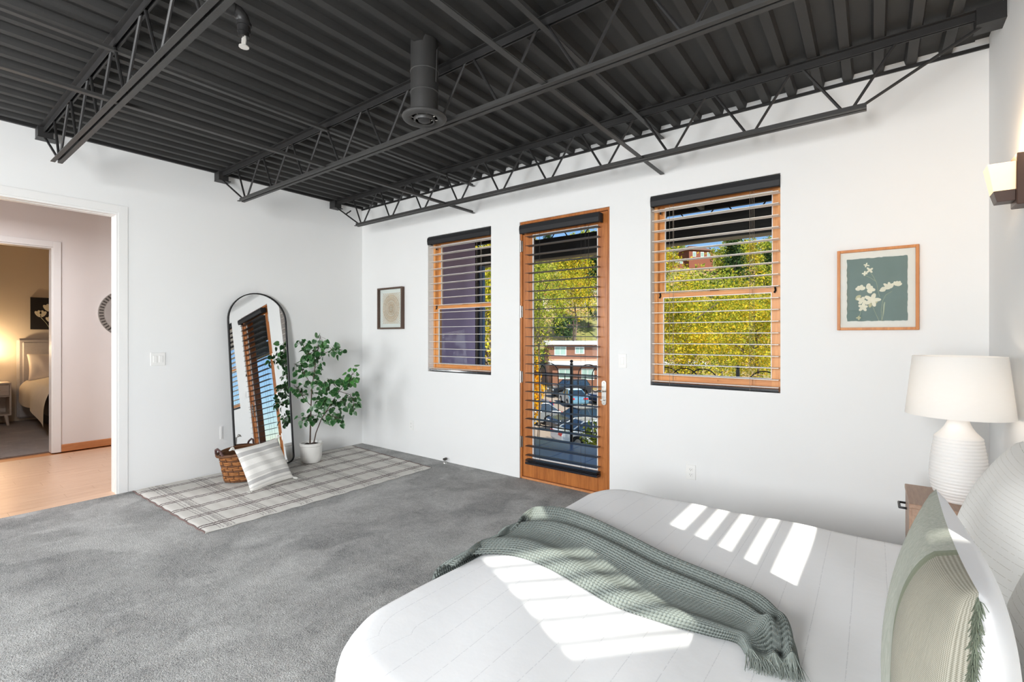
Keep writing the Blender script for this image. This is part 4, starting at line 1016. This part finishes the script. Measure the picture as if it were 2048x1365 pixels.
b.l(c, b.b.inputs['Base Color']); b.b.inputs['Roughness'].default_value = 0.95; b.bump(b.math('ADD', st_, chk.outputs['Fac']), 0.25, 0.003); M['sage_weave'] = b.m
t = thing('sage_cushion', 'sage woven cushion with fringed edge and white back standing on the bed', 'cushion', (5.46, -2.53, BT))
rots = RZ(-PI/2) @ RX(math.radians(-2)); pc = Vector((5.468, -2.58, 0.742))
pillow_obj(t, pc, 0.60, 0.585, 0.185, ['sage_weave', 'linen_white'], rots, n=40, pinch=0.07, pw_=0.45)
fr = MB()
for k in range(1500):
    b2_ = random.uniform(-0.97, 0.97); xx = 0.30*(1-0.07*(1-b2_*b2_)); p = pc+(rots @ Vector((xx, 0, b2_*0.2925)))
    d = rots.to_3x3() @ Vector((random.uniform(.4, 1), random.uniform(-1.0, .9), random.uniform(-1.0, .8))); d.normalize()
    ln = random.uniform(.003, .014); e = p+d*ln+Vector((0, 0, -.008)); fr.tube([p, p+d*ln*.5, e], [0.0008, 0.0008, 0.0006], 3)
fr.build('fringe', 'fringe_sage', t, smooth=True)

# ---------------------------------------------------------------- nightstand and lamp
NZ = 0.622
t = thing('nightstand', 'light brown nightstand with a dark drawer pull beside the bed', 'nightstand', (5.68, -0.745, 0))
MB().bbox(5.488, 5.872, -0.935, -0.549, NZ-0.022, NZ, 0.003).build('top', 'night_wood', t)
m = MB().box(5.50, 5.868, -0.930, -0.912, 0.10, NZ-0.022).box(5.50, 5.868, -0.572, -0.554, 0.10, NZ-0.022).box(5.85, 5.868, -0.912, -0.572, 0.10, NZ-0.022).box(5.50, 5.85, -0.912, -0.572, 0.10, 0.118)
m.build('body', 'night_wood', t)
for za, zb in ((0.36, NZ-0.026), (0.122, 0.355)):
    d = MB().bbox(5.490, 5.508, -0.910, -0.574, za, zb, 0.002).build('drawer', 'night_wood', t)
    zc = (za+zb)/2+0.055
    MB().tube([(5.490, -0.60, zc), (5.462, -0.60, zc), (5.462, -0.70, zc), (5.490, -0.70, zc)], 0.006, 6).build('drawer_pull', 'hardware_black', d)
for xa in (5.52, 5.84):
    for ya in (-0.905, -0.58): MB().box(xa-0.016, xa+0.016, ya-0.016, ya+0.016, 0.0, 0.10).build('leg', 'night_wood', t)
LXc, LYc = 5.676, -0.75
t = thing('bedside_lamp', 'white ribbed ceramic table lamp with a white drum shade', 'lamp', (LXc, LYc, NZ))
pr = [(0.0, 0.0005), (0.070, 0.0005)]
for k in range(0, 121):
    z = 0.004+0.30*k/120
    zz = [0.0, 0.05, 0.11, 0.2, 0.30, 0.32]; rr = [0.070, 0.094, 0.105, 0.100, 0.086, 0.082]
    r_ = float(np.interp(z, zz, rr)); pr.append((r_+0.0026*abs(math.sin(PI*z/0.0155)), z))
pr += [(0.080, 0.312), (0.062, 0.333), (0.050, 0.352), (0.041, 0.375), (0.038, 0.395), (0.012, 0.396), (0.010, 0.45), (0.010, 0.66), (0.0, 0.66)]
MB().lathe(pr, (0, 0, 0), 48).build('lamp_base', 'ceramic_white', t, local=True, smooth=True)
b = NB('shade_linen'); t_ = b.t; df = b.n('BsdfDiffuse'); tl = b.n('BsdfTranslucent'); mx = b.n('MixShader'); mx.inputs[0].default_value = 0.42
nz = b.noise(b.coord('Object', (1, 1, 60)), 30, 2); colr = b.mix(nz, rgb(246, 244, 241), rgb(252, 251, 249))
b.l(colr, df.inputs[0]); b.l(colr, tl.inputs[0]); b.l(df.outputs[0], mx.inputs[1]); b.l(tl.outputs[0], mx.inputs[2]); b.l(mx.outputs[0], b.out.inputs[0]); M['shade_linen'] = b.m
MB().lathe([(0.196, 0.405), (0.168, 0.685), (0.1665, 0.685), (0.1945, 0.405)], (0, 0, 0), 56, closed=True).build('lamp_shade', 'shade_linen', t, local=True, smooth=True)
m = MB().tube([(0, 0, 0.64), (0, 0, 0.672)], 0.006, 6)
for k in range(3):
    a = 2*PI*k/3+0.3; m.tube([(0, 0, 0.668), (0.167*math.cos(a), 0.167*math.sin(a), 0.676)], 0.002, 5)
m.build('shade_spider', 'nickel', t, local=True)
MB().lathe([(0.0, 0.455), (0.018, 0.458), (0.028, 0.49), (0.030, 0.52), (0.022, 0.55), (0.0, 0.562)], (0, 0, 0), 16).build('bulb', 'bulb_glow' if 'bulb_glow' in M else pm('bulb_glow', rgb(255, 240, 220), 0.4, emis=(1.0, 0.84, 0.68, 1), estr=14.0), t, local=True, smooth=True)

# ---------------------------------------------------------------- wall sconce
t = thing('wall_sconce', 'brown wall sconce with a small glowing frosted glass shade', 'wall lamp', (5.883, -0.89, 1.956))
MB().bbox(5.836, 5.8825, -0.950, -0.834, 1.956, 2.172, 0.003).build('back_plate', 'sconce_brown', t)
b = NB('frost_glow'); nz = b.noise(b.coord(), 12, 2); b.l(b.mix(nz, rgb(255, 232, 196), rgb(255, 240, 214)), b.b.inputs['Base Color'])
b.b.inputs['Roughness'].default_value = 0.5; b.b.inputs['Emission Color'].default_value = (1.0, 0.74, 0.46, 1); b.b.inputs['Emission Strength'].default_value = 0.55
b.b.inputs['Transmission Weight'].default_value = 0.35; M['frost_glow'] = b.m
def frust(z0, z1, a0, a1):   # a = (x0,x1,y0,y1)
    m = MB(); vs = [(a0[0], a0[2], z0), (a0[1], a0[2], z0), (a0[1], a0[3], z0), (a0[0], a0[3], z0), (a1[0], a1[2], z1), (a1[1], a1[2], z1), (a1[1], a1[3], z1), (a1[0], a1[3], z1)]
    return m.add(vs, [(0, 3, 2, 1), (4, 5, 6, 7), (0, 1, 5, 4), (1, 2, 6, 5), (2, 3, 7, 6), (3, 0, 4, 7)])
frust(2.022, 2.140, (5.768, 5.836, -0.935, -0.850), (5.748, 5.836, -0.945, -0.840)).build('glass_shade', 'frost_glow', t, bevel=0.003)
frust(1.978, 2.024, (5.780, 5.836, -0.930, -0.855), (5.768, 5.836, -0.936, -0.849)).build('shade_holder', 'sconce_brown', t, bevel=0.002)
light('sconce_bulb', 'POINT', (5.79, -0.893, 2.20), 5.0, (1.0, 0.70, 0.42), shadow_soft_size=0.03)
# ---------------------------------------------------------------- balcony
pm('tile_sky_tint', rgb(150, 168, 192), 0.25, var=0.06, scale=3)  # blue of the sky reflection put into the tile colour
pm('mauve_stucco', rgb(190, 166, 198), 0.9, var=0.05, scale=3, bump=0.3, bscale=50)
pm('roof_dark', rgb(60, 54, 50), 0.8, var=0.12, scale=5)
pm('fascia_dark', rgb(44, 42, 40), 0.7, var=0.12, scale=5)
pm('fascia_tan', rgb(150, 136, 112), 0.7, var=0.08)
pm('iron_black', rgb(34, 32, 36), 0.45, var=0.1)
pm('column_blue', rgb(84, 112, 150), 0.5)
fb = struct('floor_balcony', MB().box(-1.5, 8.0, T, 2.06, -0.35, -0.085), 'fascia_dark', 'shaded tiled balcony floor outside the glazed door')
tm = MB().bbox(0, 0.445, 0, 0.445, 0, 0.015, 0.003).mesh('floor_tile', 'tile_sky_tint')
for i in range(20):
    for j in range(4):
        o = link_mesh('floor_tile', tm, fb); o.location = (-1.4+0.452*i, T+0.012+0.452*j, -0.085)
struct('wall_balcony', MB().box(0.56, 0.72, T, 1.42, -0.08, 2.93), 'mauve_stucco', 'mauve stucco side wall of the balcony seen through the left window')
struct('roof_balcony', MB().box(-1.5, 8.0, T, 2.06, 2.93, 3.02), 'roof_dark', 'dark balcony roof outside the windows')
t = thing('balcony_beam', 'dark edge beam of the balcony roof with an open web above it', 'beam', (3, 1.98, 2.5))
MB().box(-1.5, 8.0, 1.94, 2.03, 2.52, 2.805).build('fascia_board', 'fascia_dark', t)
MB().box(-1.5, 8.0, 1.935, 2.035, 2.50, 2.52).build('bottom_trim', 'fascia_tan', t)
MB().box(-1.5, 8.0, 1.96, 2.01, 2.868, 2.93).build('top_chord', 'fascia_dark', t)
for k in range(34):
    x = -1.3+0.27*k
    MB().tube([(x, 1.985, 2.80), (x+(0.05 if k % 2 else -0.05), 1.985, 2.87)], 0.008, 6).build('web_rod', 'iron_black', t)
for x, lab in ((1.50, 'grey conduit under the balcony roof seen through the door'), (3.75, 'grey conduit under the balcony roof seen through the wide window')):
    o = MB().box(x, x+0.045, T+0.01, 1.93, 2.87, 2.925).build('roof_conduit', 'fascia_tan'); tag(o, lab, 'conduit', 'conduits under the balcony roof')
t = thing('balcony_post', 'dark steel post with a blue edge at the end of the balcony', 'post', (0.40, 1.9, -0.07))
MB().box(0.34, 0.42, 1.84, 1.93, -0.07, 2.50).build('post_shaft', 'iron_black', t); MB().box(0.42, 0.50, 1.85, 1.90, -0.07, 2.50).build('post_edge', 'column_blue', t)
t = thing('balcony_railing', 'black iron balcony railing with overlapping arches and ball topped posts', 'railing', (3, 1.99, -0.07))
ry = 1.99
posts = [-0.14, 2.0, 4.14, 6.28]
for x in posts:
    MB().box(x-0.016, x+0.016, ry-0.016, ry+0.016, -0.07, 1.03).lathe([(0, 0), (0.016, 0.006), (0.024, 0.025), (0.016, 0.043), (0, 0.048)], (x, ry, 1.03), 12).build('post', 'iron_black', t)
for a, c in zip(posts[:-1], posts[1:]):
    for z in (0.875, 0.838, 0.10, 0.06): MB().box(a+0.022, c-0.022, ry-0.010, ry+0.010, z-0.006, z+0.006).build('rail', 'iron_black', t)
    nb = 19; p = (c-a)/(nb+1)
    for k in range(1, nb+1): MB().tube([(a+p*k, ry, 0.06), (a+p*k, ry, 0.878)], 0.0065, 6).build('baluster', 'iron_black', t)
    k = 1
    while k+3 <= nb:
        x0_, x1_ = a+p*k, a+p*(k+3); cx_ = (x0_+x1_)/2; rw = (x1_-x0_)/2
        MB().tube([(cx_-rw*math.cos(PI*q/12), ry, 0.875+0.145*math.sin(PI*q/12)) for q in range(13)], 0.0065, 6).build('arch', 'iron_black', t)
        k += 2

# ---------------------------------------------------------------- ground and hill
GZ = -5.0
def hill(l, d):
    z = GZ
    if d > 64: z += 0.362*(d-64)+1.2*math.sin(l*0.05+1)*min(1, (d-64)/30)+0.7*math.sin(d*0.13+l*0.09)*min(1, (d-64)/20)
    if d > 165: z -= (d-165)*0.55
    return z
def terr(u, v):
    d = 7+v*230; l = -150+u*310; p = CV+CR*l+CF*d; return (p.x, p.y, hill(l, d))
b = NB('hill_soil'); v = b.coord('Object'); f = b.noise(v, 0.09, 6, 0.6); g = b.noise(v, 1.2, 4, 0.7)
h = b.math('ADD', b.math('MULTIPLY', f, 0.6), b.math('MULTIPLY', g, 0.4))
b.l(b.ramp(h, [(0.34, rgb(196, 134, 102)), (0.44, rgb(182, 146, 104)), (0.52, rgb(146, 142, 78)), (0.68, rgb(104, 116, 60))]), b.b.inputs['Base Color']); b.b.inputs['Roughness'].default_value = 0.95; M['hill_soil'] = b.m
pm('asphalt', rgb(178, 160, 142), 0.9, var=0.08, scale=0.6, bump=0.1)
hs = o = MB().grid(terr, 90, 90).build('hillside', 'hill_soil', smooth=True); tag(o, 'red earth hillside with dry grass rising beyond the parking lot', None, None, 'structure')
c0 = [far(u, d, GZ+0.02) for u, d in ((-200, 14), (2600, 14), (2600, 57), (-200, 57))]
o = MB().add([tuple(p) for p in c0], [(0, 1, 2, 3)]).build('ground', 'asphalt'); tag(o, 'pale asphalt parking lot below the balcony', None, None, 'structure')

# ---------------------------------------------------------------- trees
def leafmat(name, stops):
    b = NB(name); v = b.coord('Object'); ge = b.n('NewGeometry')
    f = b.math('ADD', b.math('MULTIPLY', b.noise(v, 0.9, 3), 0.62), b.math('MULTIPLY', ge.outputs['Random Per Island'], 0.38))
    c = b.ramp(f, stops); b.t.nodes.remove(b.b)
    df = b.n('BsdfDiffuse'); tl = b.n('BsdfTranslucent'); mx = b.n('MixShader'); mx.inputs[0].default_value = 0.35
    b.l(c, df.inputs[0]); b.l(c, tl.inputs[0]); b.l(df.outputs[0], mx.inputs[1]); b.l(tl.outputs[0], mx.inputs[2]); b.l(mx.outputs[0], b.out.inputs[0]); M[name] = b.m
leafmat('leaf_autumn', [(0.25, rgb(88, 104, 40)), (0.40, rgb(156, 164, 52)), (0.52, rgb(214, 206, 70)), (0.66, rgb(242, 204, 60))])
leafmat('leaf_lime', [(0.26, rgb(82, 102, 42)), (0.42, rgb(140, 158, 58)), (0.56, rgb(190, 196, 76)), (0.72, rgb(224, 210, 88))])
leafmat('leaf_gold', [(0.3, rgb(206, 140, 24)), (0.55, rgb(240, 184, 30)), (0.75, rgb(250, 206, 60))])
leafmat('leaf_dark', [(0.3, rgb(44, 66, 38)), (0.55, rgb(74, 98, 56)), (0.75, rgb(104, 124, 74))])
def leaves(n, cz, rx, rz, size, seed, clump=60, shape='round'):
    g = np.random.default_rng(seed)
    cl = g.normal(size=(clump, 3)); cl /= np.linalg.norm(cl, axis=1, keepdims=True); cl *= (g.random((clump, 1))**0.4)
    if shape == 'cone': 
        hgt = g.random((clump, 1)); ang = g.random((clump, 1))*2*PI; rad = (1-hgt)*np.sqrt(g.random((clump, 1)))
        cl = np.hstack([rad*np.cos(ang), rad*np.sin(ang), hgt*2-1])
    idx = g.integers(0, clump, n); c = cl[idx]+g.normal(size=(n, 3))*0.13
    c *= np.array([rx, rx, rz]); c[:, 2] += cz
    a = g.normal(size=(n, 3)); a /= np.linalg.norm(a, axis=1, keepdims=True); bb = g.normal(size=(n, 3)); bb -= a*(a*bb).sum(1, keepdims=True); bb /= np.linalg.norm(bb, axis=1, keepdims=True)
    s = size*(0.6+0.8*g.random((n, 1)))
    q = np.stack([c-a*s, c+bb*s*0.45, c+a*s, c-bb*s*0.45], axis=1).reshape(-1, 3)
    return q
def leaf_cloud(name, q, mat, parent):
    n = len(q)//4; me = bpy.data.meshes.new(name); me.vertices.add(n*4); me.vertices.foreach_set('co', q.astype(np.float32).ravel())
    me.loops.add(n*4); me.loops.foreach_set('vertex_index', np.arange(n*4, dtype=np.int32)); me.polygons.add(n)
    me.polygons.foreach_set('loop_start', np.arange(0, n*4, 4, dtype=np.int32)); me.polygons.foreach_set('loop_total', np.full(n, 4, dtype=np.int32))
    me.materials.append(M[mat]); me.update(calc_edges=True); o = link_mesh(name, me, parent); o['kind'] = 'stuff'; return o
def tree(name, label, base, cz, rx, rz, n, size, mat, seed, group=None, shape='round', clump=70, cat='tree'):
    t = thing(name, label, cat, tuple(base), 0, group)
    leaf_cloud('foliage', leaves(n, cz, rx, rz, size, seed, clump, shape), mat, t)
    m = MB(); rs = random.Random(seed); r0 = max(0.06, rx*0.045); top = cz+rz*0.3
    m.tube([(0, 0, 0), (0.1*rx, 0.05*rx, cz*0.4), (0.0, 0.0, top)], [r0, r0*0.8, r0*0.3], 7)
    for k in range(7):
        a = rs.uniform(0, 2*PI); z0_ = rs.uniform(cz-rz*0.8, cz+rz*0.1); e = rs.uniform(.5, .85)
        m.tube([(0.03*rx, 0.02*rx, z0_), (rx*e*.5*math.cos(a), rx*e*.5*math.sin(a), z0_+rz*.25), (rx*e*math.cos(a), rx*e*math.sin(a), z0_+rz*.45)], [r0*.5, r0*.35, r0*.12], 5)
    m.build('trunk', 'bark_grey', t, local=True, smooth=True); return t
pm('bark_grey', rgb(120, 106, 92), 0.9, var=0.2, scale=6)
def gtree(name, label, u, d, vc, rx, rz, n, size, mat, seed, **k):
    """tree standing on the ground at distance d with its crown centred at photo row vc"""
    p = far(u, d, 0); l = (p-CV).dot(CR); z = hill(l, d) if d > 60 else GZ
    c = CAM[2]+(HZ-vc)/FPX*d
    return tree(name, label, (p.x, p.y, z), c-z, rx, rz, n, size, mat, seed, **k)
G1 = 'autumn trees beyond the balcony'
gtree('autumn_tree', 'large yellow green autumn tree filling the left half of the wide window', 1362, 20, 660, 2.2, 2.7, 17000, 0.055, 'leaf_autumn', 1, group=G1)
gtree('autumn_tree', 'large yellow green autumn tree filling the right half of the wide window', 1510, 24, 668, 2.6, 3.0, 17000, 0.062, 'leaf_autumn', 2, group=G1)
gtree('autumn_tree', 'tall paler tree behind the two autumn trees in the wide window', 1432, 32, 640, 3.4, 3.4, 11000, 0.10, 'leaf_lime', 3, group=G1)
gtree('autumn_tree', 'lime green tree on the left side of the door view', 1074, 25, 612, 1.6, 2.9, 6500, 0.062, 'leaf_lime', 4, group=G1)
gtree('autumn_tree', 'yellow topped tree in the middle of the door view', 1146, 76, 584, 5.0, 4.2, 9000, 0.15, 'leaf_autumn', 5, group=G1)
gtree('autumn_tree', 'bright tree showing at the right edge of the left window', 978, 19, 640, 1.5, 3.0, 5000, 0.08, 'leaf_autumn', 6, group=G1)
gtree('autumn_tree', 'tree between the door and the left window views', 1018, 31, 600, 2.0, 3.2, 4500, 0.11, 'leaf_lime', 7, group=G1)
gtree('autumn_tree', 'tree right of the wide window view', 1720, 24, 650, 2.4, 3.0, 4000, 0.12, 'leaf_autumn', 8, group=G1)
gtree('golden_shrub', 'narrow golden yellow shrub at the left edge of the door glass', 1064, 30, 765, 0.7, 2.3, 1800, 0.11, 'leaf_gold', 9, cat='shrub')
gtree('green_shrub', 'green shrub beside the white car', 1192, 26, 868, 0.8, 0.7, 900, 0.08, 'leaf_lime', 10, cat='shrub')
gtree('round_bush', 'round dark bush on the red slope above the flat roof', 1128, 70, 655, 1.7, 1.7, 1400, 0.25, 'leaf_dark', 11, cat='shrub')
gtree('evergreen_tree', 'dark evergreen in the upper right of the door view', 1196, 80, 556, 3.2, 5.6, 2200, 0.32, 'leaf_dark', 12, shape='cone')
# trees far up the hill
G2 = 'small trees high on the hillside'
hp = [('leaf_lime', 'round', 'pale green tree high on the hillside'), ('leaf_autumn', 'round', 'yellow tree high on the hillside'), ('leaf_dark', 'cone', 'dark pine high on the hillside')]
proto = []
for k, (mt, shp, lab) in enumerate(hp):
    proto.append(tree('hill_tree', lab, (0, 0, -60), 3.2, 2.6, 3.0 if shp == 'round' else 4.0, 2400, 0.20, mt, 20+k, group=G2, shape=shp, clump=70))
rs = random.Random(5); used = set(); kk = 0; placed = []
for d in np.arange(88, 168, 10):
    for u in np.arange(970, 1600, 56):
        uu = u+rs.uniform(-24, 24); dd = d+rs.uniform(-3, 3)
        if 96 < dd < 156 and 1325 < uu < 1440: continue
        if dd < 108 and 1080 < uu < 1220: continue
        s_ = rs.uniform(1.2, 2.0)*(0.55 if dd < 104 and uu > 1290 else 0.6 if dd > 146 else 1.0); p = far(uu, dd, 0)
        if any((p-q).length < 2.9*(s_+r_) for q, r_ in placed): continue
        placed.append((p, s_)); z = hill((p-CV).dot(CR), dd); k = rs.choice((0, 0, 1, 2) if dd > 120 else (0, 1, 1, 0, 2))
        lo = (p.x, p.y, z-0.2)
        if k not in used:
            used.add(k); o = proto[k]; o.location = lo
        else: o = copy_tree(proto[k], lo, rs.uniform(0, 6))
        o['label'] = '%s %s, seen through the %s' % (('pale green tree', 'yellow tree', 'dark pine')[k], 'low on the hillside' if dd < 112 else 'halfway up the hillside' if dd < 138 else 'near the top of the hillside', 'left window' if uu < 1035 else 'door' if uu < 1215 else 'wide window')
        o.scale = (s_, s_, s_); kk += 1

g = np.random.default_rng(31); qs = []
for k in range(900):
    uu, dd = g.uniform(940, 1640), g.uniform(84, 170)
    if dd < 106 and 1090 < uu < 1210: continue
    if 110 < dd < 146 and 1335 < uu < 1430 : continue
    p_ = far(uu, dd, 0); z_ = hill((p_-CV).dot(CR), dd); q = leaves(45, 0.5, g.uniform(0.7, 1.6), g.uniform(0.5, 1.1), 0.30, 1000+k, 8)
    qs.append(q+np.array([p_.x, p_.y, z_]))
leafmat('leaf_scrub', [(0.3, rgb(86, 96, 50)), (0.5, rgb(132, 138, 66)), (0.62, rgb(176, 166, 84)), (0.75, rgb(206, 166, 64))])
leaf_cloud('hillside_scrub', np.concatenate(qs), 'leaf_scrub', hs)['label'] = 'low olive and yellow scrub covering the hillside'
# ---------------------------------------------------------------- buildings
pm('brick_brown', rgb(134, 92, 72), 0.9, var=0.1, scale=2)
pm('brick_pink', rgb(190, 150, 124), 0.9, var=0.1, scale=2)
pm('roof_white', rgb(224, 226, 226), 0.5, var=0.03)
pm('window_green', rgb(150, 176, 168), 0.15, var=0.1, scale=0.6)
pm('window_frame', rgb(226, 226, 220), 0.5)
pm('roof_red', rgb(150, 74, 58), 0.8, var=0.1); pm('roof_brown', rgb(122, 92, 78), 0.85, var=0.1); pm('wall_redwood', rgb(140, 84, 64), 0.9, var=0.1)
pm('fence_beige', rgb(196, 178, 150), 0.9, var=0.08); pm('post_white', rgb(228, 224, 212), 0.7)
def yawbox(m, c, w_, d_, z0, z1): return m.box(c[0]-w_/2, c[0]+w_/2, c[1], c[1]+d_, z0, z1)
bc = far(1210, 60, GZ); t = thing('flat_roof_building', 'brown brick building with white flat roof edges across the parking lot', 'building', tuple(bc), YAW)
MB().box(-6.9, 12, 2.0, 10, 3.5, 5.35).build('upper_wall', 'brick_brown', t, local=True)
MB().box(-6.85, 12, 1.97, 10, 0, 3.5).build('lower_wall', 'brick_pink', t, local=True)
MB().box(-7.4, 12.4, 1.3, 10.5, 5.35, 5.8).build('roof', 'roof_white', t, local=True)
MB().box(-6.6, 12, -0.2, 1.96, 0, 2.85).build('porch_wall', 'brick_brown', t, local=True)
MB().box(-7.0, 12.3, -0.9, 1.97, 2.85, 3.25).build('porch_roof', 'roof_white', t, local=True)
for x, z, ww, hh, y in ((-5.4, 4.05, 1.35, 1.0, 2.0), (-2.9, 4.25, 1.0, 0.7, 2.0), (0.2, 4.1, 1.3, 0.95, 2.0), (-5.0, 1.2, 1.5, 1.1, -0.2), (-2.2, 1.1, 1.4, 1.2, -0.2)):
    f = MB().box(x-ww/2-0.1, x+ww/2+0.1, y-0.06, y-0.001, z-0.1, z+hh+0.1).build('window', 'window_frame', t, local=True)
    MB().box(x-ww/2, x-0.03, y-0.08, y-0.06, z, z+hh).build('pane', 'window_green', f, local=True); MB().box(x+0.03, x+ww/2, y-0.08, y-0.06, z, z+hh).build('pane', 'window_green', f, local=True)
MB().box(-1.0, 5.0, -2.6, -2.4, 0, 1.0).build('low_wall', 'roof_red', t, local=True)
def house(u, d, z, w_, h_, wallm, roofm, name, label, dep=6.0, lift=0.0):
    p = far(u, d, z); t = thing(name, label, 'house', tuple(p), YAW+0.25)
    MB().box(-w_/2, w_/2, 0, dep, -3.0, h_).build('wall', wallm, t, local=True)
    o_ = 0.5; rh = w_*0.16+0.5; m = MB()
    m.add([(-w_/2-o_, -o_, h_), (w_/2+o_, -o_, h_), (w_/2+o_, dep+o_, h_), (-w_/2-o_, dep+o_, h_), (-w_/4, dep/2, h_+rh), (w_/4, dep/2, h_+rh)], [(0, 1, 5, 4), (1, 2, 5), (2, 3, 4, 5), (3, 0, 4), (0, 3, 2, 1)])
    m.build('roof', roofm, t, local=True)
    for x in (-w_*0.28, w_*0.05, w_*0.32):
        f = MB().box(x-0.55, x+0.55, -0.06, -0.001, h_*0.35, h_*0.85).build('window', 'window_frame', t, local=True); MB().box(x-0.45, x+0.45, -0.08, -0.06, h_*0.4, h_*0.8).build('pane', 'window_green', f, local=True)
house(1402, 140, 23.6, 8.0, 3.0, 'wall_redwood', 'roof_brown', 'hill_house', 'brown house with hipped roof on the hilltop seen in the wide window')
house(1352, 136, 21.6, 5.0, 1.6, 'wall_redwood', 'roof_brown', 'hill_house', 'low brown roofed annex left of the hilltop house')
house(1112, 101, 8.4, 5.0, 1.6, 'fence_beige', 'roof_red', 'hill_house', 'low house with a red roof above the white posted fence')
house(1178, 104, 9.6, 5.5, 2.4, 'wall_redwood', 'roof_red', 'hill_house', 'reddish house at the right above the white posted fence')
p = far(1150, 92, hill((far(1150, 92, 0)-CV).dot(CR), 92)); t = thing('slope_fence', 'beige fence with white posts on the slope', 'fence', tuple(p), YAW)
for k in range(7):
    if k < 6: MB().box(-6+2*k+0.1, -4+2*k-0.1, 0, 0.1, -1.0, 1.9).build('fence_panel', 'fence_beige', t, local=True)
    MB().box(-6+2*k-0.12, -6+2*k+0.12, -0.05, 0.15, -1.0, 2.3).build('post', 'post_white', t, local=True)
p = far(1147, 64.5, GZ); t = thing('utility_pole', 'thin brown utility pole behind the flat roof', 'pole', tuple(p), YAW)
MB().tube([(0, 0, 0), (0, 0, 8.6)], [0.14, 0.10], 8).build('shaft', 'bark', t, local=True); MB().box(-0.9, 0.9, -0.06, 0.06, 7.9, 8.05).build('crossarm', 'bark', t, local=True)

# ---------------------------------------------------------------- cars
pm('tyre', rgb(30, 30, 32), 0.85); pm('hub', rgb(180, 182, 186), 0.3, metal=0.9); pm('car_glass', rgb(40, 56, 70), 0.08, var=0.2, scale=1, spec=0.9); pm('tail_red', rgb(214, 40, 44), 0.3); pm('head_clear', rgb(226, 230, 234), 0.15)
def car(label, u, d, rot, paint, kind='sedan'):
    p = far(u, d, GZ+0.02); t = thing('car', label, 'car', tuple(p), YAW+rot, 'cars in the parking lot')
    L_, Wd = 4.5, 1.78; k = {'sedan': 1.0, 'hatch': 1.06, 'suv': 1.2}[kind]
    lo = [(-2.22, .32), (-2.25, .62), (-2.15, .88), (-1.6, .95), (-0.6, 1.0), (1.55, 1.0), (2.1, .95), (2.25, .82), (2.26, .45), (2.15, .30), (1.75, .28), (1.68, .55), (1.45, .68), (1.15, .68), (.92, .55), (.86, .24), (-.86, .24), (-.92, .55), (-1.15, .68), (-1.45, .68), (-1.68, .55), (-1.75, .28)]
    MB().prism([(x, z*k if z > .3 else z) for x, z in lo], 'y', -Wd/2, Wd/2).build('body', paint, t, local=True, bevel=0.06)
    cab = {'sedan': [(-1.05, .98), (-.35, 1.42), (.75, 1.45), (1.65, .99)], 'hatch': [(-1.15, .98), (-.30, 1.46), (1.25, 1.46), (2.0, .99)], 'suv': [(-1.0, .98), (-.40, 1.45), (1.75, 1.47), (2.1, .99)]}[kind]
    cab = [(x, z*k) for x, z in cab]; m = MB(); ti = 0.20
    m.add([(x, -Wd/2+0.06+(ti if z > 1.2*k else 0), z) for x, z in cab]+[(x, Wd/2-0.06-(ti if z > 1.2*k else 0), z) for x, z in cab], [(0, 1, 2, 3), (7, 6, 5, 4), (0, 4, 5, 1), (1, 5, 6, 2), (2, 6, 7, 3)])
    m.build('cabin_glass', 'car_glass', t, local=True)
    (xa, za), (xb, zb) = cab[1], cab[2]
    m = MB().box(xa-.03, xb+.03, -Wd/2+.24, Wd/2-.24, za-.01, zb+.05)
    for s in (-1, 1):
        for q0, q1 in ((cab[0], cab[1]), (cab[3], cab[2]), (((cab[0][0]+cab[3][0])/2, cab[0][1]), ((cab[1][0]+cab[2][0])/2, cab[1][1]))):
            m.tube([(q0[0], s*(Wd/2-.06), q0[1]), (q1[0], s*(Wd/2-.26), q1[1]+.01)], .045, 5)
    m.build('roof', paint, t, local=True, bevel=0.03)
    for x in (-1.3, 1.3):
        for s in (-1, 1):
            w_ = MB().tube([(x, s*(Wd/2-.20), .33), (x, s*(Wd/2+.01), .33)], .33, 18).build('wheel', 'tyre', t, local=True, smooth=True)
            MB().tube([(x, s*(Wd/2+.005), .33), (x, s*(Wd/2+.022), .33)], .20, 14).build('hub', 'hub', w_, local=True)
    for s in (-1, 1):
        MB().box(2.16, 2.29, s*.62-.20, s*.62+.20, .74*k, .88*k).build('tail_light', 'tail_red', t, local=True)
        MB().box(-2.27, -2.10, s*.62-.20, s*.62+.20, .66*k, .78*k).build('head_light', 'head_clear', t, local=True)
for nm, c, mt in (('paint_silver', rgb(186, 190, 192), .6), ('paint_blue', rgb(44, 84, 140), .3), ('paint_grey', rgb(62, 70, 82), .4), ('paint_white', rgb(226, 230, 232), .0), ('paint_sky', rgb(112, 160, 186), .3), ('paint_black', rgb(36, 42, 50), .3), ('paint_navy', rgb(42, 60, 96), .3)):
    pm(nm, c, 0.25, metal=mt, var=0.02, coat=0.6)
car('silver hatchback at the left of the parking lot, side on', 1060, 35, 0.12, 'paint_silver', 'hatch')
car('blue car half hidden behind the silver hatchback', 1050, 40, 0.10, 'paint_blue', 'sedan')
car('dark grey sedan in the middle of the parking lot', 1160, 33, 0.45, 'paint_grey', 'sedan')
car('white sedan closest to the balcony', 1182, 28.5, 3.14+0.30, 'paint_white', 'sedan')
car('light blue sedan seen from behind', 1146, 45, -1.45, 'paint_sky', 'sedan')
car('black sports utility vehicle in front of the brick building', 1138, 51, 0.35, 'paint_black', 'suv')
car('navy car at the right edge of the door view', 1222, 46, 0.5, 'paint_navy', 'hatch')
